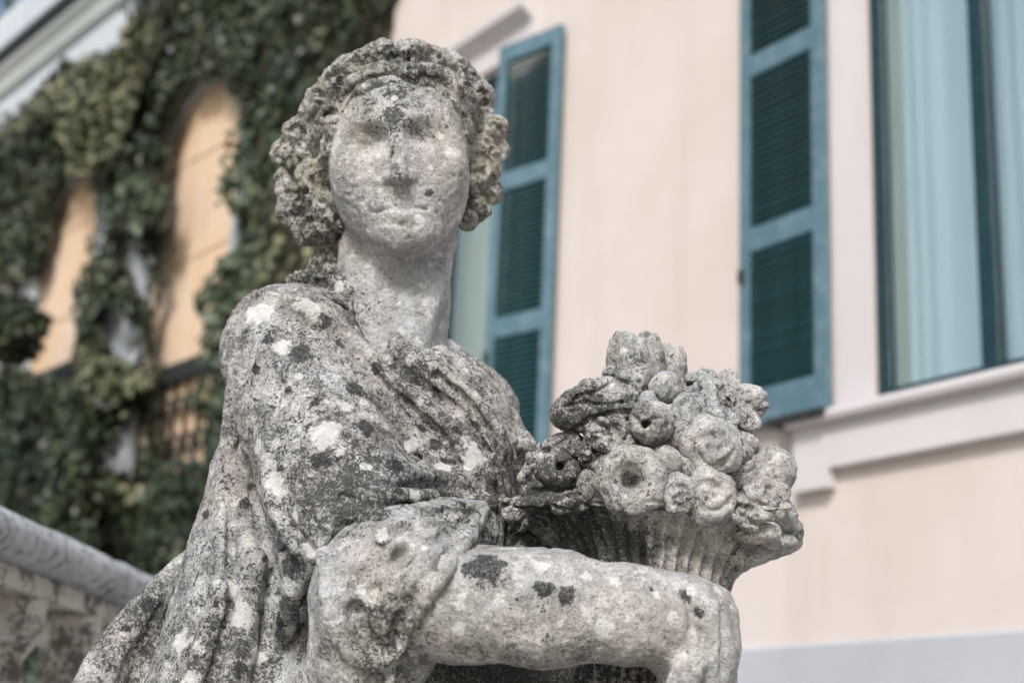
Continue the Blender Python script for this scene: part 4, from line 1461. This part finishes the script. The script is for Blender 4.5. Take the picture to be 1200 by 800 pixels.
bud(745, 434, 38, 48, -.10, 6)
bud(787, 430, 19, 34, -.08, 4, 3)
ball(781, 454, 20, -.155, name='bud')
ball(812, 452, 17, -.10, slit=True)
ball(760, 470, 12, -.16)
leafy(694, 476, 60, 36, -.14, .25, 3, 1)
leafy(732, 462, 36, 30, -.13, -.6, 2, 6)
ball(764, 496, 26, -.195, slit=True)
cluster(712, 522, 32, 30, -.185, 60, 7, 3)
leafy(655, 530, 34, 26, -.12, .5, 2, 3)
ball(657, 553, 25, -.165, slit=True, sq=(1.05, 1, .95))
cluster(634, 556, 24, 34, -.11, 26, 9, 9, 'leaf', .2)
ring_flower(739, 563, 42, -.225, .27)
ball(781, 541, 18, -.215)
ball(688, 570, 15, -.205, sq=(.75, 1, 1.25), name='bud')
rose(836, 521, 38, -.195)
star(850, 472, 46, -.15, 6, .2)
ball(808, 482, 23, -.165)
leafy(874, 478, 24, 26, -.10, .5, 2, 8)
rose(832, 580, 33, -.215)
rose(797, 578, 24, -.222, 1.4)
ball(903, 553, 31, -.125, slit=False)
leafy(880, 592, 32, 26, -.15, -.75, 2, 4)
ball(866, 556, 20, -.15)
ball(912, 578, 15, -.15)
leafy(640, 584, 34, 22, -.15, .2, 2, 17)
leafy(672, 588, 26, 16, -.20, .0, 2, 18)
leafy(872, 600, 28, 18, -.20, -.35, 2, 22)
leafy(612, 600, 26, 26, -.09, .4, 2, 26)
ball(906, 602, 26, -.14, sq=(1, 1, .8), name='leaf')
ball(926, 622, 18, -.115, sq=(.9, 1, 1.05), name='leaf')
ball(886, 622, 24, -.175, sq=(1.2, 1, .6), name='leaf')
ball(912, 634, 20, -.14, sq=(1.2, 1, .5), name='leaf')
rose(897, 578, 22, -.165)
ball(741, 516, 24, -.155)
ball(768, 520, 18, -.165)
ball(702, 502, 20, -.14)
ball(795, 512, 18, -.175)
ball(700, 545, 18, -.17)
ball(800, 552, 16, -.19)
leafy(812, 468, 24, 20, -.12, .2, 2, 27)
ball(868, 520, 20, -.14)
leafy(866, 535, 22, 26, -.165, .9, 2, 28)

S = S0
# ---- lichen fields shared by every carved part
WHITE = [(350, 440, 9), (430, 470, 9), (300, 520, 9), (345, 600, 9), (520, 545, 10), (585, 700, 8), (535, 735, 7), (420, 690, 8), (250, 680, 9), (222, 790, 12), (340, 740, 10), (329, 405, 15), (383, 505, 16), (408, 474, 11), (400, 526, 11), (323, 560, 12), (328, 578, 11), (478, 427, 11), (362, 354, 15), (304, 364, 15),
         (559, 530, 15), (488, 579, 10), (480, 522, 9), (364, 642, 13), (282, 712, 23), (270, 684, 15), (301, 771, 15), (341, 783, 10), (211, 748, 19),
         (770, 695, 6), (843, 760, 6), (655, 732, 5), (390, 167, 11), (444, 214, 7), (452, 242, 9), (519, 157, 7), (528, 178, 6), (507, 194, 5),
         (460, 113, 5), (389, 221, 6), (492, 254, 6), (731, 412, 8), (376, 522, 9), (450, 625, 13), (500, 640, 8),
         (430, 545, 9), (548, 545, 8), (395, 335, 8), (705, 737, 16),
         (640, 660, 6), (690, 672, 6), (720, 680, 7), (812, 690, 8)]
DARK = [(352, 412, 22), (317, 396, 8), (385, 379, 15), (418, 453, 14), (371, 470, 11), (430, 499, 13), (379, 534, 17), (464, 542, 15), (462, 427, 11), (488, 445, 7),
        (509, 459, 9), (538, 502, 10), (513, 517, 15), (478, 480, 11), (325, 550, 7), (325, 732, 12), (341, 661, 20), (252, 706, 7), (147, 732, 7), (176, 706, 15),
        (282, 779, 10), (446, 632, 9), (568, 665, 19), (588, 658, 8), (800, 697, 10), (818, 716, 9), (765, 688, 5), (451, 234, 5), (505, 224, 6), (486, 200, 4),
        (525, 147, 4), (458, 178, 5), (300, 430, 9), (340, 455, 8), (400, 400, 9), (440, 430, 9),
        (360, 640, 13), (330, 640, 9), (470, 575, 9), (520, 575, 9), (545, 590, 9), (240, 600, 8), (640, 690, 14), (665, 700, 10), (290, 590, 8), (130, 780, 10), (200, 690, 8), (365, 500, 7), (495, 500, 8)]
GRIME = [(680, 500, 50, .3), (660, 550, 45, .25), (760, 510, 30, .15), (850, 470, 40, .15), (466, 112, 45, .2), (345, 180, 30, .12), (350, 245, 35, .18), (565, 110, 30, .15), (372, 320, 45, .5), (420, 372, 34, .45), (480, 435, 34, .35), (360, 560, 60, .22), (690, 640, 40, .9), (735, 650, 30, .7), (630, 590, 45, .5), (815, 650, 32, -.25), (860, 655, 25, .2),
         (620, 800, 160, .7), (262, 780, 80, .25), (176, 740, 60, .25), (460, 720, 30, .25), (440, 770, 40, .35), (428, 165, 18, .18), (500, 158, 18, .2),
         (462, 130, 14, .45), (461, 150, 12, .45), (459, 172, 11, .4), (462, 195, 12, .35), (468, 222, 14, .25), (470, 95, 60, .25), (470, 215, 18, .15), (545, 600, 40, .25), (600, 560, 40, .4), (460, 350, 60, -.12), (480, 215, 60, -.02), (650, 730, 120, -.06),
         (820, 740, 60, -.1), (250, 480, 40, .2), (690, 480, 45, .15), (440, 560, 55, .25), (330, 480, 60, .08), (390, 600, 40, .22), (520, 500, 50, .15), (670, 760, 60, .1)]
OLIVE = [(345, 190, 45, .35), (370, 250, 45, .35), (575, 170, 35, .35), (565, 230, 35, .4), (380, 110, 40, .15), (500, 155, 24, .5), (428, 165, 24, .5), (470, 220, 24, .25), (440, 760, 50, .35), (700, 620, 70, .35), (620, 590, 50, .3), (760, 500, 60, .06), (540, 600, 40, .3), (575, 640, 40, .2), (620, 800, 140, .3), (480, 710, 30, .3), (345, 345, 40, .2)]

def front_point(px, py):
    best = None
    for nm, P, Q, ol, gr, pa in PARTS:
        x, y = PXC[id(P)]
        k = (np.abs(x - px) < 2.5) & (np.abs(y - py) < 2.5)
        if k.any():
            c = P[k][np.argmin(P[k][:, 1])]
            if best is None or c[1] < best[1]:
                best = c
    return best
PXC = {id(p[1]): px_of(p[1]) for p in PARTS}
def fields(P, ol, gr):
    n = len(P)
    out = {'white': np.full(n, -2.0), 'dark': np.full(n, -2.0), 'grime': np.full(n, gr), 'olive': np.full(n, ol)}
    return out
PT = {}
for key, L in (('white', WHITE), ('dark', DARK), ('grime', GRIME), ('olive', OLIVE)):
    PT[key] = [(front_point(q[0], q[1]), q) for q in L]

# root of the statue: on its pedestal
hb = V(430, 700, .0)
wb = CAM + CR * hb[0] + FW * hb[1] + CU * hb[2]
PED_Z = 0.86
statue = empty('statue', (wb[0], wb[1], PED_Z))
tag(statue, 'lichen spotted stone statue of a draped figure holding a basket of flowers', 'statue')
root = np.array([wb[0], wb[1], PED_Z])
B3 = np.stack([CR, FW, CU])                       # rows: view axes in world space
body_obj = None
for nm, P, Q, ol, gr, pa in PARTS:
    fl = fields(P, ol, gr)
    lo, hi = P.min(0), P.max(0)
    for key in ('white', 'dark'):
        for c, q in PT[key]:
            if c is None: continue
            r = q[2] * S
            if (c < lo - 2.5 * r).any() or (c > hi + 2.5 * r).any(): continue
            d = np.sqrt(((P - c) ** 2).sum(1))
            amt = .18 * math.sin(q[0] * 12.9 + q[1] * 7.7)
            fl[key] = np.maximum(fl[key], 1 + amt - d / (r * 1.15))
    for key in ('grime', 'olive'):
        for c, q in PT[key]:
            if c is None: continue
            r = q[2] * S
            if (c < lo - 3 * r).any() or (c > hi + 3 * r).any(): continue
            d2 = ((P - c) ** 2).sum(1) / (r * r)
            fl[key] = fl[key] + q[3] * np.exp(-d2)
    me = np_mesh(nm, P @ B3 + CAM - root, Q)
    for key, v in fl.items():
        at = me.attributes.new(key, 'FLOAT', 'POINT')
        at.data.foreach_set('value', v.astype(np.float32))
    o = link_mesh(nm, me, M_STONE, statue)
    if nm == 'body': body_obj = o
    if nm == 'hair': o.parent = body_obj
print('statue quads', sum(len(p[2]) for p in PARTS))

# skirt of the robe below the picture, down to the pedestal
zs = np.linspace(0.0, wb[2] - PED_Z + .02, 40)
n = 180
SV = []
for z in zs:
    t = z / zs[-1]
    for k in range(n):
        a = math.tau * k / n
        fo = .022 * math.sin(a * 9 + 1.3 * math.sin(3 * t + a)) + .012 * math.sin(a * 17 + 2 * t)
        rx, ry = .27 - .07 * t, .23 - .085 * t
        SV.append(((rx + fo) * math.cos(a) + .03 * t, (ry + fo) * math.sin(a) + .03, z))
SV = np.array(SV)
SF = np.array([(i * n + k, i * n + (k + 1) % n, (i + 1) * n + (k + 1) % n, (i + 1) * n + k) for i in range(39) for k in range(n)])
SV[n:] += .004 * np.stack([fbm(SV[n:] * 25 + s, 3) for s in (0, 7, 14)], 1)
me = np_mesh('skirt', SV, SF)
for key, v in (('white', -2.0), ('dark', -2.0), ('grime', .2), ('olive', .15)):
    at = me.attributes.new(key, 'FLOAT', 'POINT')
    at.data.foreach_set('value', np.full(len(SV), v, np.float32))
link_mesh('skirt', me, M_STONE, statue)
ped = empty('pedestal', (wb[0], wb[1] + .03, 0))
tag(ped, 'square stone pedestal under the draped statue', 'pedestal')
box_obj('base', (-.42, .42, -.42, .42, 0, .16), M_BALSTONE, ped, .012)
box_obj('shaft', (-.34, .34, -.34, .34, .1605, PED_Z - .1205), M_BALSTONE, ped, .01)
box_obj('cap', (-.40, .40, -.40, .40, PED_Z - .12, PED_Z - .0005), M_BALSTONE, ped, .015)
